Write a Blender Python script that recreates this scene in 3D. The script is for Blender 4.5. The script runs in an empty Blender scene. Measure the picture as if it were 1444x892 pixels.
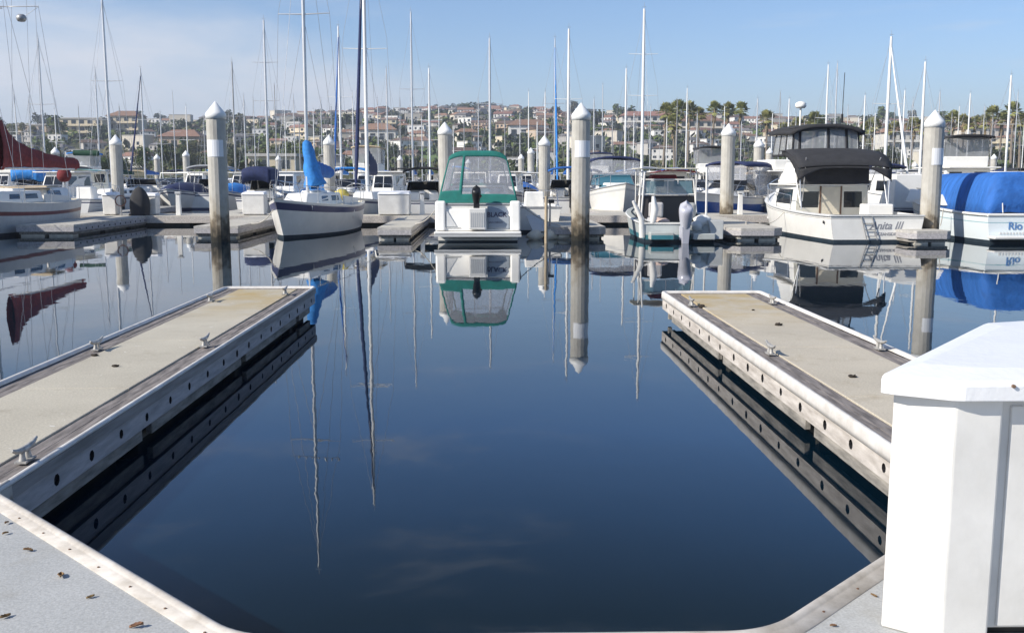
import bpy, bmesh, math, random
from mathutils import Vector, Matrix, noise
R = math.radians
sc = bpy.context.scene
COL = sc.collection
rnd = random.Random(7)

# ------------------------------------------------------------------ camera model
FPX, CX, CY, EYE, HZ, VPX = 1400.0, 722.0, 446.0, 2.1, 247.0, 691.0
TH = math.atan((CY - HZ) / FPX)
YAW = math.atan((CX - VPX) / FPX * math.cos(TH))

def ray(px, py):
    u = (px - CX) / FPX; v = (py - CY) / FPX
    fy = math.cos(TH) - v * math.sin(TH); dz = -math.sin(TH) - v * math.cos(TH)
    return (u * math.cos(YAW) + fy * math.sin(YAW), -u * math.sin(YAW) + fy * math.cos(YAW), dz)

def G(px, py, z=0.0):
    a, b, d = ray(px, py); t = (z - EYE) / d
    return a * t, b * t

def XZ(px, py, Y):
    a, b, d = ray(px, py); t = Y / b
    return a * t, EYE + d * t

def XX(px, Y, py=250):
    return XZ(px, py, Y)[0]

def pxof(X, Y):
    return VPX + FPX * X / max(Y, 0.1)

# ------------------------------------------------------------------ materials
MATS = {}
def mat(name, col, rough=0.6, metal=0.0, var=0.0, scale=4.0, bump=0.0, spec=0.5, alpha=1.0, stretch=None, randc=0.0, col2=None, coat=0.0, bscale=None, trans=0.0):
    if name in MATS: return MATS[name]
    m = bpy.data.materials.new(name); m.use_nodes = True
    nt = m.node_tree; N = nt.nodes; L = nt.links
    b = N['Principled BSDF']
    b.inputs['Base Color'].default_value = (*col, 1)
    b.inputs['Roughness'].default_value = rough
    b.inputs['Metallic'].default_value = metal
    b.inputs['Specular IOR Level'].default_value = spec
    b.inputs['Alpha'].default_value = alpha
    b.inputs['Coat Weight'].default_value = coat
    b.inputs['Transmission Weight'].default_value = trans
    need = var > 0 or bump > 0 or col2 or randc > 0
    if need:
        tc = N.new('ShaderNodeTexCoord'); mp = N.new('ShaderNodeMapping')
        L.new(tc.outputs['Object'], mp.inputs['Vector'])
        if stretch: mp.inputs['Scale'].default_value = stretch
        nz = N.new('ShaderNodeTexNoise'); nz.inputs['Scale'].default_value = scale; nz.inputs['Detail'].default_value = 6; nz.inputs['Roughness'].default_value = 0.62
        L.new(mp.outputs['Vector'], nz.inputs['Vector'])
        rp = N.new('ShaderNodeValToRGB'); rp.color_ramp.elements[0].position = 0.32; rp.color_ramp.elements[1].position = 0.68
        lo = [c * (1 - var) for c in col]; hi = [min(1, c * (1 + var)) for c in col]
        if col2: lo = col; hi = col2
        rp.color_ramp.elements[0].color = (*lo, 1); rp.color_ramp.elements[1].color = (*hi, 1)
        L.new(nz.outputs['Fac'], rp.inputs['Fac'])
        out = rp.outputs['Color']
        if randc > 0:
            oi = N.new('ShaderNodeObjectInfo'); hs = N.new('ShaderNodeHueSaturation')
            mr = N.new('ShaderNodeMapRange'); mr.inputs['To Min'].default_value = 1 - randc; mr.inputs['To Max'].default_value = 1 + randc
            L.new(oi.outputs['Random'], mr.inputs['Value']); L.new(mr.outputs['Result'], hs.inputs['Value'])
            mr2 = N.new('ShaderNodeMapRange'); mr2.inputs['To Min'].default_value = 0.5 - randc * 0.07; mr2.inputs['To Max'].default_value = 0.5 + randc * 0.07
            mm = N.new('ShaderNodeMath'); mm.operation = 'MULTIPLY'; mm.inputs[1].default_value = 7.31
            fr = N.new('ShaderNodeMath'); fr.operation = 'FRACT'
            L.new(oi.outputs['Random'], mm.inputs[0]); L.new(mm.outputs[0], fr.inputs[0]); L.new(fr.outputs[0], mr2.inputs['Value'])
            L.new(mr2.outputs['Result'], hs.inputs['Hue']); L.new(out, hs.inputs['Color']); out = hs.outputs['Color']
        L.new(out, b.inputs['Base Color'])
        if bump > 0:
            bp = N.new('ShaderNodeBump'); bp.inputs['Strength'].default_value = 1.0; bp.inputs['Distance'].default_value = bump
            if bscale:
                n2 = N.new('ShaderNodeTexNoise'); n2.inputs['Scale'].default_value = bscale; n2.inputs['Detail'].default_value = 4
                L.new(mp.outputs['Vector'], n2.inputs['Vector']); L.new(n2.outputs['Fac'], bp.inputs['Height'])
            else: L.new(nz.outputs['Fac'], bp.inputs['Height'])
            L.new(bp.outputs['Normal'], b.inputs['Normal'])
    MATS[name] = m
    return m

white = mat('gelcoat_white', (0.79, 0.77, 0.73), 0.28, var=0.07, scale=1.5)
whiteb = mat('gelcoat_bright', (0.84, 0.82, 0.77), 0.35, var=0.05, scale=2)
cream = mat('gelcoat_cream', (0.70, 0.66, 0.55), 0.4, var=0.06, scale=2)
greyh = mat('hull_grey', (0.57, 0.57, 0.56), 0.35, var=0.06)
navy = mat('navy_paint', (0.025, 0.035, 0.10), 0.3, var=0.2)
bluep = mat('blue_paint', (0.03, 0.10, 0.36), 0.3, var=0.15)
redp = mat('maroon_paint', (0.16, 0.035, 0.04), 0.4, var=0.15)
greenp = mat('teal_stripe_paint', (0.05, 0.20, 0.24), 0.35, var=0.15)
bottomp = mat('antifouling', (0.02, 0.035, 0.05), 0.7, var=0.3)
teal = mat('teal_canvas', (0.008, 0.155, 0.13), 0.8, var=0.15, scale=6, bump=0.01, bscale=3)
blackc = mat('charcoal_canvas', (0.028, 0.028, 0.031), 0.85, var=0.2, scale=4, bump=0.01, bscale=3)
navyc = mat('navy_canvas', (0.015, 0.025, 0.085), 0.85, var=0.25, scale=6, bump=0.01, bscale=4)
bluec = mat('blue_canvas', (0.022, 0.125, 0.42), 0.8, var=0.16, scale=2.5, stretch=(1, 3, .6), bump=0.10, bscale=1.6)
bluec2 = mat('bright_blue_canvas', (0.03, 0.22, 0.60), 0.8, var=0.2, scale=8, bump=0.03, bscale=5)
redc = mat('maroon_canvas', (0.17, 0.016, 0.018), 0.85, var=0.3, scale=6, bump=0.02, bscale=5)
greenc = mat('bottle_green_canvas', (0.01, 0.05, 0.025), 0.85, var=0.2)
tanc = mat('tan_canvas', (0.45, 0.36, 0.24), 0.85, var=0.15)
greyc = mat('grey_canvas', (0.34, 0.35, 0.37), 0.85, var=0.15)
greenyc = mat('faded_teal_canvas', (0.22, 0.42, 0.42), 0.85, var=0.15)
dglass = mat('dark_window', (0.012, 0.014, 0.017), 0.08, spec=0.8)
bglass = mat('blue_tint_window', (0.05, 0.16, 0.22), 0.08, spec=0.8)
vinyl = mat('clear_vinyl', (0.60, 0.61, 0.66), 0.18, alpha=0.36, spec=0.6, var=0.12, scale=2.5, bump=0.02, bscale=2)
smoke_v = mat('smoked_vinyl', (0.46, 0.47, 0.48), 0.25, alpha=0.5, spec=0.5, var=0.1, scale=3)
alu = mat('mast_aluminium', (0.62, 0.62, 0.62), 0.38, metal=0.55, var=0.06)
alud = mat('weathered_aluminium', (0.38, 0.38, 0.38), 0.45, metal=0.5, var=0.12)
mastw = mat('mast_white', (0.80, 0.80, 0.78), 0.4)
steel = mat('stainless', (0.62, 0.62, 0.63), 0.25, metal=0.9)
wire = mat('rigging_wire', (0.42, 0.43, 0.45), 0.4, metal=0.5)
blackp = mat('black_plastic', (0.012, 0.012, 0.013), 0.4)
rubber = mat('black_rubber', (0.02, 0.02, 0.02), 0.8)
silverp = mat('silver_lilac_cowling', (0.52, 0.52, 0.58), 0.3, metal=0.1, coat=0.3, var=0.04)
pil = None
timber = mat('weathered_timber', (0.31, 0.30, 0.30), 0.9, scale=7, stretch=(3, 0.35, 3), col2=(0.54, 0.51, 0.51), bump=0.004)
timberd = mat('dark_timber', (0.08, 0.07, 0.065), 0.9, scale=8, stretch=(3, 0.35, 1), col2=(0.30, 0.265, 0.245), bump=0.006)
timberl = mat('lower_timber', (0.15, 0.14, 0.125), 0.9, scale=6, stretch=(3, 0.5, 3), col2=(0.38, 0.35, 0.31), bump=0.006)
tanboard = mat('pinkish_timber', (0.38, 0.34, 0.30), 0.9, scale=6, stretch=(3, 0.5, 3), col2=(0.64, 0.59, 0.54), bump=0.004)
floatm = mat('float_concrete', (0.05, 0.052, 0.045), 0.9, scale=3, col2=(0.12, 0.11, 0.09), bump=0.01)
rail_sh = mat('rail_shade_grey', (0.20, 0.19, 0.18), 0.75, scale=5, stretch=(3, .3, 3), col2=(0.36, 0.34, 0.33), bump=0.002)
rubw = mat('white_rub_vinyl', (0.56, 0.52, 0.47), 0.5, scale=5, col2=(0.74, 0.71, 0.67), bump=0.001)
hole = mat('bolt_hole_dark', (0.008, 0.008, 0.01), 0.8)
rust = mat('rusty_steel', (0.10, 0.05, 0.03), 0.8, col2=(0.22, 0.14, 0.09), scale=20)
galv = mat('galvanised_cleat', (0.26, 0.25, 0.23), 0.55, metal=0.3, col2=(0.55, 0.53, 0.50), scale=18)
leafm = mat('dry_leaf', (0.10, 0.05, 0.025), 0.8, col2=(0.26, 0.15, 0.07), scale=30, randc=0.3)
pinkf = mat('orange_fender', (0.65, 0.22, 0.16), 0.5)
yelp = mat('yellow_plastic', (0.55, 0.45, 0.10), 0.5)
textd = mat('dark_lettering', (0.03, 0.02, 0.05), 0.5)
textg = mat('grey_lettering', (0.28, 0.28, 0.30), 0.5)
textb = mat('blue_lettering', (0.10, 0.22, 0.45), 0.5)

def concrete(name, c1, c2, stain, joint=None, fine=90, yellow=None):
    m = bpy.data.materials.new(name); m.use_nodes = True
    nt = m.node_tree; N = nt.nodes; L = nt.links; b = N['Principled BSDF']; b.inputs['Roughness'].default_value = 0.92
    b.inputs['Specular IOR Level'].default_value = 0.25
    tc = N.new('ShaderNodeTexCoord'); V = tc.outputs['Object']
    def nz(s, d=6, r=0.6, vec=V):
        n = N.new('ShaderNodeTexNoise'); n.inputs['Scale'].default_value = s; n.inputs['Detail'].default_value = d; n.inputs['Roughness'].default_value = r
        L.new(vec, n.inputs['Vector']); return n.outputs['Fac']
    def ramp(f, p0, p1, a, c):
        r = N.new('ShaderNodeValToRGB'); r.color_ramp.elements[0].position = p0; r.color_ramp.elements[1].position = p1
        r.color_ramp.elements[0].color = (*a, 1); r.color_ramp.elements[1].color = (*c, 1); L.new(f, r.inputs['Fac']); return r.outputs['Color']
    def mix(f, a, c, mode='MIX'):
        x = N.new('ShaderNodeMix'); x.data_type = 'RGBA'; x.blend_type = mode
        if isinstance(f, float): x.inputs[0].default_value = f
        else: L.new(f, x.inputs[0])
        L.new(a, x.inputs[6])
        if isinstance(c, tuple): x.inputs[7].default_value = (*c, 1)
        else: L.new(c, x.inputs[7])
        return x.outputs[2]
    base = ramp(nz(1.1), 0.3, 0.7, c1, c2)
    sp = ramp(nz(fine, 3, 0.6), 0.3, 0.7, (0.78, 0.78, 0.78), (1.08, 1.08, 1.08))
    c = mix(1.0, base, sp, 'MULTIPLY')
    st = ramp(nz(2.6, 9, 0.78), 0.54, 0.76, (0, 0, 0), (1, 1, 1))
    sm = N.new('ShaderNodeMath'); sm.operation = 'MULTIPLY'; sm.inputs[1].default_value = 0.7; L.new(st, sm.inputs[0])
    c = mix(sm.outputs[0], c, stain)
    sp2 = ramp(nz(9, 4, 0.6), 0.76, 0.80, (0, 0, 0), (1, 1, 1))
    sm2 = N.new('ShaderNodeMath'); sm2.operation = 'MULTIPLY'; sm2.inputs[1].default_value = 0.5 if yellow else 0.12; L.new(sp2, sm2.inputs[0])
    c = mix(sm2.outputs[0], c, tuple(x * 0.45 for x in stain))
    if yellow:
        wsp = ramp(nz(11.3, 3, 0.6), 0.70, 0.725, (0, 0, 0), (1, 1, 1)); wm0 = N.new('ShaderNodeMath'); wm0.operation = 'MULTIPLY'; wm0.inputs[1].default_value = .75; L.new(wsp, wm0.inputs[0])
        c = mix(wm0.outputs[0], c, (.72, .70, .66))
        sx = N.new('ShaderNodeSeparateXYZ'); L.new(V, sx.inputs[0])
        mr = N.new('ShaderNodeMapRange'); mr.inputs['From Min'].default_value = yellow - 3.6; mr.inputs['From Max'].default_value = yellow - 0.8; mr.inputs['To Max'].default_value = 0.9
        L.new(sx.outputs['Y'], mr.inputs['Value'])
        nn = ramp(nz(1.7, 5, 0.7), 0.35, 0.6, (0, 0, 0), (1, 1, 1))
        mm = N.new('ShaderNodeMath'); mm.operation = 'MULTIPLY'; L.new(mr.outputs[0], mm.inputs[0]); L.new(nn, mm.inputs[1])
        c = mix(mm.outputs[0], c, (0.42, 0.31, 0.14))
    L.new(c, b.inputs['Base Color'])
    bp = N.new('ShaderNodeBump'); bp.inputs['Distance'].default_value = 0.0012; L.new(nz(fine * 0.7, 3), bp.inputs['Height'])
    L.new(bp.outputs['Normal'], b.inputs['Normal'])
    MATS[name] = m
    return m

walkm = concrete('grey_walkway_concrete', (0.39, 0.395, 0.385), (0.49, 0.49, 0.475), (0.32, 0.30, 0.26), fine=95)
deckm = concrete('beige_deck_concrete_left', (0.46, 0.42, 0.34), (0.55, 0.505, 0.41), (0.30, 0.26, 0.20), fine=60, yellow=15.1)
deckm2 = concrete('beige_deck_concrete_right', (0.48, 0.43, 0.345), (0.57, 0.51, 0.41), (0.33, 0.27, 0.18), fine=60, yellow=14.35)
deckf = concrete('far_dock_concrete', (0.48, 0.45, 0.39), (0.58, 0.545, 0.47), (0.33, 0.29, 0.24), fine=20)
boxw = mat('dock_box_gelcoat', (0.66, 0.64, 0.60), 0.42, scale=3, col2=(0.79, 0.77, 0.73), bump=0.0006, bscale=45)
lidw = mat('dock_box_lid_gelcoat', (0.80, 0.80, 0.80), 0.45, scale=5, col2=(0.85, 0.85, 0.86), bump=0.002, bscale=30)

def piling_mat():
    m = bpy.data.materials.new('piling_concrete'); m.use_nodes = True
    nt = m.node_tree; N = nt.nodes; L = nt.links; b = N['Principled BSDF']; b.inputs['Roughness'].default_value = 0.9
    tc = N.new('ShaderNodeTexCoord'); sx = N.new('ShaderNodeSeparateXYZ'); L.new(tc.outputs['Object'], sx.inputs[0])
    mp = N.new('ShaderNodeMapping'); mp.inputs['Scale'].default_value = (1, 1, 0.7); L.new(tc.outputs['Object'], mp.inputs['Vector'])
    n = N.new('ShaderNodeTexNoise'); n.inputs['Scale'].default_value = 5; n.inputs['Detail'].default_value = 6; L.new(mp.outputs[0], n.inputs['Vector'])
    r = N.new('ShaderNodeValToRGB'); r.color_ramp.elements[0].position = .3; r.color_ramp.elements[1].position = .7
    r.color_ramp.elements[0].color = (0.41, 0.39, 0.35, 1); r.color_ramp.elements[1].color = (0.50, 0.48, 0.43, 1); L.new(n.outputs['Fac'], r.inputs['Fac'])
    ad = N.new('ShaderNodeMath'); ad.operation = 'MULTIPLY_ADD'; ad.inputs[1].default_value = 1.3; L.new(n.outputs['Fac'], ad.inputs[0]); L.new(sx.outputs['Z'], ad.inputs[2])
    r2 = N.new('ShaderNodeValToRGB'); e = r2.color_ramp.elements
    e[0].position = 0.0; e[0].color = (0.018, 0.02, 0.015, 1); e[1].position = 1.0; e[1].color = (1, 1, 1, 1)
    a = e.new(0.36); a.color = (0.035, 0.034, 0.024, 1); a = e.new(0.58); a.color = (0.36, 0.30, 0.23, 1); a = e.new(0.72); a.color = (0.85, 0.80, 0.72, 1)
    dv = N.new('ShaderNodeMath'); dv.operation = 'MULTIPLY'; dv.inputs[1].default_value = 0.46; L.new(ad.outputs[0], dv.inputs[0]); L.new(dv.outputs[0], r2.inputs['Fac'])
    x = N.new('ShaderNodeMix'); x.data_type = 'RGBA'; x.blend_type = 'MULTIPLY'; x.inputs[0].default_value = 1
    L.new(r.outputs[0], x.inputs[6]); L.new(r2.outputs[0], x.inputs[7]); L.new(x.outputs[2], b.inputs['Base Color'])
    return m
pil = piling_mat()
capm = mat('piling_cap_white', (0.82, 0.82, 0.80), 0.45, var=0.05)
bandm = mat('reflective_band', (0.80, 0.81, 0.83), 0.35)

# ------------------------------------------------------------------ mesh builder
class MB:
    def __init__(s): s.v = []; s.f = []; s.m = []; s.s = []
    def add(s, vs, fs, m=0, smooth=False):
        o = len(s.v); s.v += [tuple(p) for p in vs]
        for f in fs: s.f.append(tuple(i + o for i in f)); s.m.append(m); s.s.append(smooth)
        return s
    def box(s, x0, x1, y0, y1, z0, z1, m=0):
        vs = [(x, y, z) for z in (z0, z1) for y in (y0, y1) for x in (x0, x1)]
        return s.add(vs, [(0, 2, 3, 1), (4, 5, 7, 6), (0, 1, 5, 4), (2, 6, 7, 3), (0, 4, 6, 2), (1, 3, 7, 5)], m)
    def hexa(s, b, t, m=0):
        return s.add(list(b) + list(t), [(3, 2, 1, 0), (4, 5, 6, 7), (0, 1, 5, 4), (1, 2, 6, 5), (2, 3, 7, 6), (3, 0, 4, 7)], m)
    def prism(s, poly, z0, z1, m=0):
        n = len(poly); vs = [(x, y, z0) for x, y in poly] + [(x, y, z1) for x, y in poly]
        fs = [tuple(range(n - 1, -1, -1)), tuple(range(n, 2 * n))] + [(i, (i + 1) % n, n + (i + 1) % n, n + i) for i in range(n)]
        return s.add(vs, fs, m)
    def tube(s, pts, r, n=8, m=0, caps=True, smooth=True):
        pts = [Vector(p) for p in pts]; rr = r if isinstance(r, (list, tuple)) else [r] * len(pts)
        vs = []; 
        for i, p in enumerate(pts):
            d = (pts[min(i + 1, len(pts) - 1)] - pts[max(i - 1, 0)]).normalized()
            a = Vector((0, 0, 1)) if abs(d.z) < 0.9 else Vector((1, 0, 0))
            u = d.cross(a).normalized(); w = d.cross(u).normalized()
            for k in range(n):
                t = 2 * math.pi * k / n; vs.append(p + (u * math.cos(t) + w * math.sin(t)) * rr[i])
        fs = []
        for i in range(len(pts) - 1):
            for k in range(n):
                a = i * n + k; b = i * n + (k + 1) % n; fs.append((a, a + n, b + n, b))
        s.add(vs, fs, m, smooth)
        if caps:
            s.add(vs[:n], [tuple(range(n))], m); s.add(vs[-n:], [tuple(range(n - 1, -1, -1))], m)
        return s
    def lathe(s, prof, n=20, m=0, c=(0, 0), smooth=True):
        vs = []
        for r, z in prof:
            for k in range(n):
                t = 2 * math.pi * k / n; vs.append((c[0] + r * math.cos(t), c[1] + r * math.sin(t), z))
        fs = [(i * n + k, i * n + (k + 1) % n, (i + 1) * n + (k + 1) % n, (i + 1) * n + k) for i in range(len(prof) - 1) for k in range(n)]
        s.add(vs, fs, m, smooth)
        return s
    def grid(s, fn, nu, nv, m=0, smooth=True, pick=None, want=True):
        vs = [fn(i / nu, j / nv) for j in range(nv + 1) for i in range(nu + 1)]
        fs = []
        for j in range(nv):
            for i in range(nu):
                if pick is None or pick((i + .5) / nu, (j + .5) / nv) == want:
                    a = j * (nu + 1) + i; fs.append((a, a + 1, a + nu + 2, a + nu + 1))
        return s.add(vs, fs, m, smooth)
    def blob(s, c, r, n=10, k=7, m=0, seed=0, rough=0.0):
        def fn(u, v):
            a = u * 2 * math.pi; b = (v - .5) * math.pi
            d = Vector((math.cos(a) * math.cos(b), math.sin(a) * math.cos(b), math.sin(b)))
            q = 1 + rough * noise.noise(d * 2.2 + Vector((seed * 3.7, 0, 0)))
            return (c[0] + d.x * r[0] * q, c[1] + d.y * r[1] * q, c[2] + d.z * r[2] * q)
        return s.grid(fn, n, k, m)
    def build(s, name, mats, parent=None, bevel=0, solid=0, weld=False):
        me = bpy.data.meshes.new(name); me.from_pydata(s.v, [], s.f)
        if not isinstance(mats, (list, tuple)): mats = [mats]
        for q in mats: me.materials.append(q)
        me.polygons.foreach_set('material_index', s.m); me.polygons.foreach_set('use_smooth', s.s); me.update()
        if weld:
            bm = bmesh.new(); bm.from_mesh(me); bmesh.ops.remove_doubles(bm, verts=bm.verts, dist=1e-4); bm.to_mesh(me); bm.free()
        o = bpy.data.objects.new(name, me); COL.objects.link(o)
        if parent: o.parent = parent
        if solid:
            md = o.modifiers.new('s', 'SOLIDIFY'); md.thickness = solid; md.offset = 0
        if bevel:
            md = o.modifiers.new('b', 'BEVEL'); md.width = bevel; md.segments = 2; md.limit_method = 'ANGLE'
        return o

def tag(o, label=None, cat=None, group=None, kind=None):
    if label: o['label'] = label
    if cat: o['category'] = cat
    if group: o['group'] = group
    if kind: o['kind'] = kind
    return o

def thing(name, loc=(0, 0, 0), rz=0.0, label=None, cat=None, group=None):
    o = bpy.data.objects.new(name, None); COL.objects.link(o); o.empty_display_size = 0.1
    o.location = loc; o.rotation_euler = (0, 0, rz)
    return tag(o, label, cat, group)

def copy_tree(o, parent=None):
    c = o.copy(); COL.objects.link(c)
    if parent: c.parent = parent
    for ch in o.children: copy_tree(ch, c)
    return c

def text_part(body, size, parent, loc, rot, m, name='lettering', depth=0.004, shear=0, sx=1):
    cu = bpy.data.curves.new(name, 'FONT'); cu.body = body; cu.size = size; cu.extrude = depth; cu.align_x = 'CENTER'; cu.offset = size * 0.018; cu.shear = shear
    t = bpy.data.objects.new('tmp', cu); COL.objects.link(t)
    bpy.context.view_layer.update()
    me = bpy.data.meshes.new_from_object(t.evaluated_get(bpy.context.evaluated_depsgraph_get()))
    bpy.data.objects.remove(t)
    me.materials.clear(); me.materials.append(m)
    o = bpy.data.objects.new(name, me); COL.objects.link(o); o.parent = parent
    o.location = loc; o.rotation_euler = rot; o.scale = (sx, 1, 1)
    return o

# landmark based labels ------------------------------------------------------
LM = [(2, 'the maroon sail cover'), (163, 'the dark dome'), (222, 'the short far piling'), (303, 'the tall left piling'),
      (372, 'the dock box'), (437, 'the blue-striped sailboat'), (520, 'the navy furled sail'), (628, 'the pale piling'),
      (691, 'the teal canopy'), (768, 'the slim piling'), (820, 'the tallest piling'), (903, 'the tall pale mast'),
      (958, 'the outboard skiff'), (1027, 'the skiff piling'), (1071, 'the cruiser piling'), (1160, 'the black-canopy cruiser'),
      (1245, 'the twin white masts'), (1320, 'the right-hand piling'), (1400, 'the blue-covered boat')]
def where(px):
    if px < -10: return 'at far left edge'
    if px > 1452: return 'at far right edge'
    d, nm = min((abs(px - a), n) for a, n in LM); a = [q for q, n in LM if n == nm][0]
    return ('behind ' if d < 10 else 'left of ' if px < a else 'right of ') + nm
PEND = []
def later(o, look, px, short=None):
    PEND.append((o, look, px))
ORD = ['first', 'second', 'third', 'fourth', 'fifth', 'sixth', 'seventh', 'eighth', 'ninth', 'tenth', 'eleventh', 'twelfth', 'thirteenth', 'fourteenth', 'fifteenth', 'sixteenth', 'seventeenth', 'eighteenth', 'nineteenth', 'twentieth']
def settle():
    g = {}
    for o, look, px in PEND: g.setdefault(look + ' ' + where(px), []).append((px, o))
    for k, l in g.items():
        l.sort(key=lambda q: q[0])
        for i, (px, o) in enumerate(l):
            n = len(l)
            o['label'] = k if n == 1 else k + (', left one' if n == 2 and i == 0 else ', right one' if n == 2 else ', %s' % ORD[min(i, 19)])
# ------------------------------------------------------------------ world, sun, camera
SUN_EL, SUN_AZ = R(33), R(26)          # azimuth: measured from -X towards -Y (behind the camera)
sdir = Vector((-math.cos(SUN_AZ) * math.cos(SUN_EL), -math.sin(SUN_AZ) * math.cos(SUN_EL), math.sin(SUN_EL)))
w = bpy.data.worlds.new('World'); sc.world = w; w.use_nodes = True
nt = w.node_tree; N = nt.nodes; L = nt.links
bg = N['Background']; bg.inputs['Strength'].default_value = 0.106
sky = N.new('ShaderNodeTexSky'); sky.sky_type = 'NISHITA'; sky.sun_disc = False
sky.sun_elevation = SUN_EL; sky.sun_rotation = math.atan2(sdir.x, sdir.y)
sky.air_density = 1.0; sky.dust_density = 0.6; sky.ozone_density = 2.5; sky.altitude = 0
tc = N.new('ShaderNodeTexCoord')
sx = N.new('ShaderNodeSeparateXYZ'); L.new(tc.outputs['Generated'], sx.inputs[0])
def wmath(op, a, b=None, clamp=False):
    m = N.new('ShaderNodeMath'); m.operation = op; m.use_clamp = clamp
    for i, q in enumerate((a, b)):
        if q is None: continue
        if isinstance(q, (int, float)): m.inputs[i].default_value = q
        else: L.new(q, m.inputs[i])
    return m.outputs[0]
def wmr(v, a, b, c, d, smooth=True):
    m = N.new('ShaderNodeMapRange'); m.interpolation_type = 'SMOOTHSTEP' if smooth else 'LINEAR'
    for i, q in enumerate((a, b, c, d)): m.inputs[i + 1].default_value = q
    L.new(v, m.inputs[0]); return m.outputs[0]
def wnoise(scale, st, detail=5, rough=0.55, dist=0.0, off=(0, 0, 0)):
    mp = N.new('ShaderNodeMapping'); mp.inputs['Scale'].default_value = st; mp.inputs['Location'].default_value = off; L.new(tc.outputs['Generated'], mp.inputs['Vector'])
    n = N.new('ShaderNodeTexNoise'); n.inputs['Scale'].default_value = scale; n.inputs['Detail'].default_value = detail; n.inputs['Roughness'].default_value = rough; n.inputs['Distortion'].default_value = dist
    L.new(mp.outputs[0], n.inputs['Vector']); return n.outputs['Fac']
# broad thin cloud sheet in the west (left), streaks elsewhere
X_, Z_ = sx.outputs['X'], sx.outputs['Z']
el = wmath('ADD', Z_, wmath('MULTIPLY', X_, 0.16))                      # upper edge slopes down to the right
edge = wmath('ADD', el, wmath('MULTIPLY', wmath('SUBTRACT', wnoise(3.2, (1, 1, 3.5), 6, 0.6, 0.4), 0.5), 0.16))
sheet = wmath('MULTIPLY', wmr(edge, 0.035, 0.125, 1, 0), wmr(X_, -0.16, 0.06, 1, 0))
sheet = wmath('MULTIPLY', sheet, wmr(wnoise(5, (1, 1, 5), 5, 0.55, 0.3), 0.25, 0.6, 0.55, 0.95))
st1 = wmr(wnoise(4.2, (1, 1, 6.5), 7, 0.6, 0.35, (3.1, 0.4, 1.45)), 0.53, 0.80, 0, 0.36)
cl = wmath('MAXIMUM', sheet, st1)
cl = wmath('MULTIPLY', cl, wmr(Z_, 0.0, 0.02, 0.3, 1))
hz = wmr(Z_, 0.0, 0.16, 0.22, 0)
cl = wmath('MAXIMUM', cl, hz)
mx = N.new('ShaderNodeMix'); mx.data_type = 'RGBA'; L.new(cl, mx.inputs[0]); 
tint = N.new('ShaderNodeMix'); tint.data_type = 'RGBA'; tint.blend_type = 'MULTIPLY'; tint.inputs[0].default_value = 1.0
L.new(sky.outputs[0], tint.inputs[6]); tint.inputs[7].default_value = (1.125, 1.225, 1.45, 1)
L.new(tint.outputs[2], mx.inputs[6]); mx.inputs[7].default_value = (5.9, 6.2, 6.8, 1)
# elevation tint shaped for the water's reflections: bluest above the frame, darkened band higher
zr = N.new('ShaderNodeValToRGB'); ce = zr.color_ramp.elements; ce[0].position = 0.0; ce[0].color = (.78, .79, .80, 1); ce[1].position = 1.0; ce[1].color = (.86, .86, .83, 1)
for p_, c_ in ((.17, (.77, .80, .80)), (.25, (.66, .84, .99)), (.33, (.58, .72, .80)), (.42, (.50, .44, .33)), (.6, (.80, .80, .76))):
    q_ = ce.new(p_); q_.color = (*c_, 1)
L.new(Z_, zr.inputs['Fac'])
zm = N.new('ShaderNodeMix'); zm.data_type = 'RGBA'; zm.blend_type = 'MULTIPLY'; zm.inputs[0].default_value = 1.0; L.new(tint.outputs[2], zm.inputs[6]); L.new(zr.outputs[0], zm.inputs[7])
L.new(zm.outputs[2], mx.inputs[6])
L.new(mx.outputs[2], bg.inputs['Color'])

sl = bpy.data.lights.new('sun', 'SUN'); sl.energy = 5.0; sl.angle = R(0.55); sl.color = (1.0, 0.945, 0.855)
so = bpy.data.objects.new('sun', sl); COL.objects.link(so); so.rotation_euler = (-sdir).to_track_quat('-Z', 'Y').to_euler()

cd = bpy.data.cameras.new('camera'); cam = bpy.data.objects.new('camera', cd); COL.objects.link(cam); sc.camera = cam
cd.sensor_width = 36; cd.sensor_fit = 'HORIZONTAL'; cd.lens = 36 * FPX / 1444.0; cd.clip_start = 0.05; cd.clip_end = 20000
cam.location = (0, 0, EYE); cam.rotation_euler = (math.pi / 2 - TH, 0, -YAW)
sc.view_settings.view_transform = 'Standard'; sc.view_settings.look = 'None'; sc.view_settings.gamma = 1; sc.view_settings.use_curve_mapping = False
sc.view_settings.exposure = 0.32
sc.cycles.use_denoising = True
sc.cycles.max_bounces = 8; sc.cycles.glossy_bounces = 4; sc.cycles.transparent_max_bounces = 12; sc.cycles.diffuse_bounces = 3
sc.cycles.caustics_reflective = False; sc.cycles.caustics_refractive = False

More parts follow.
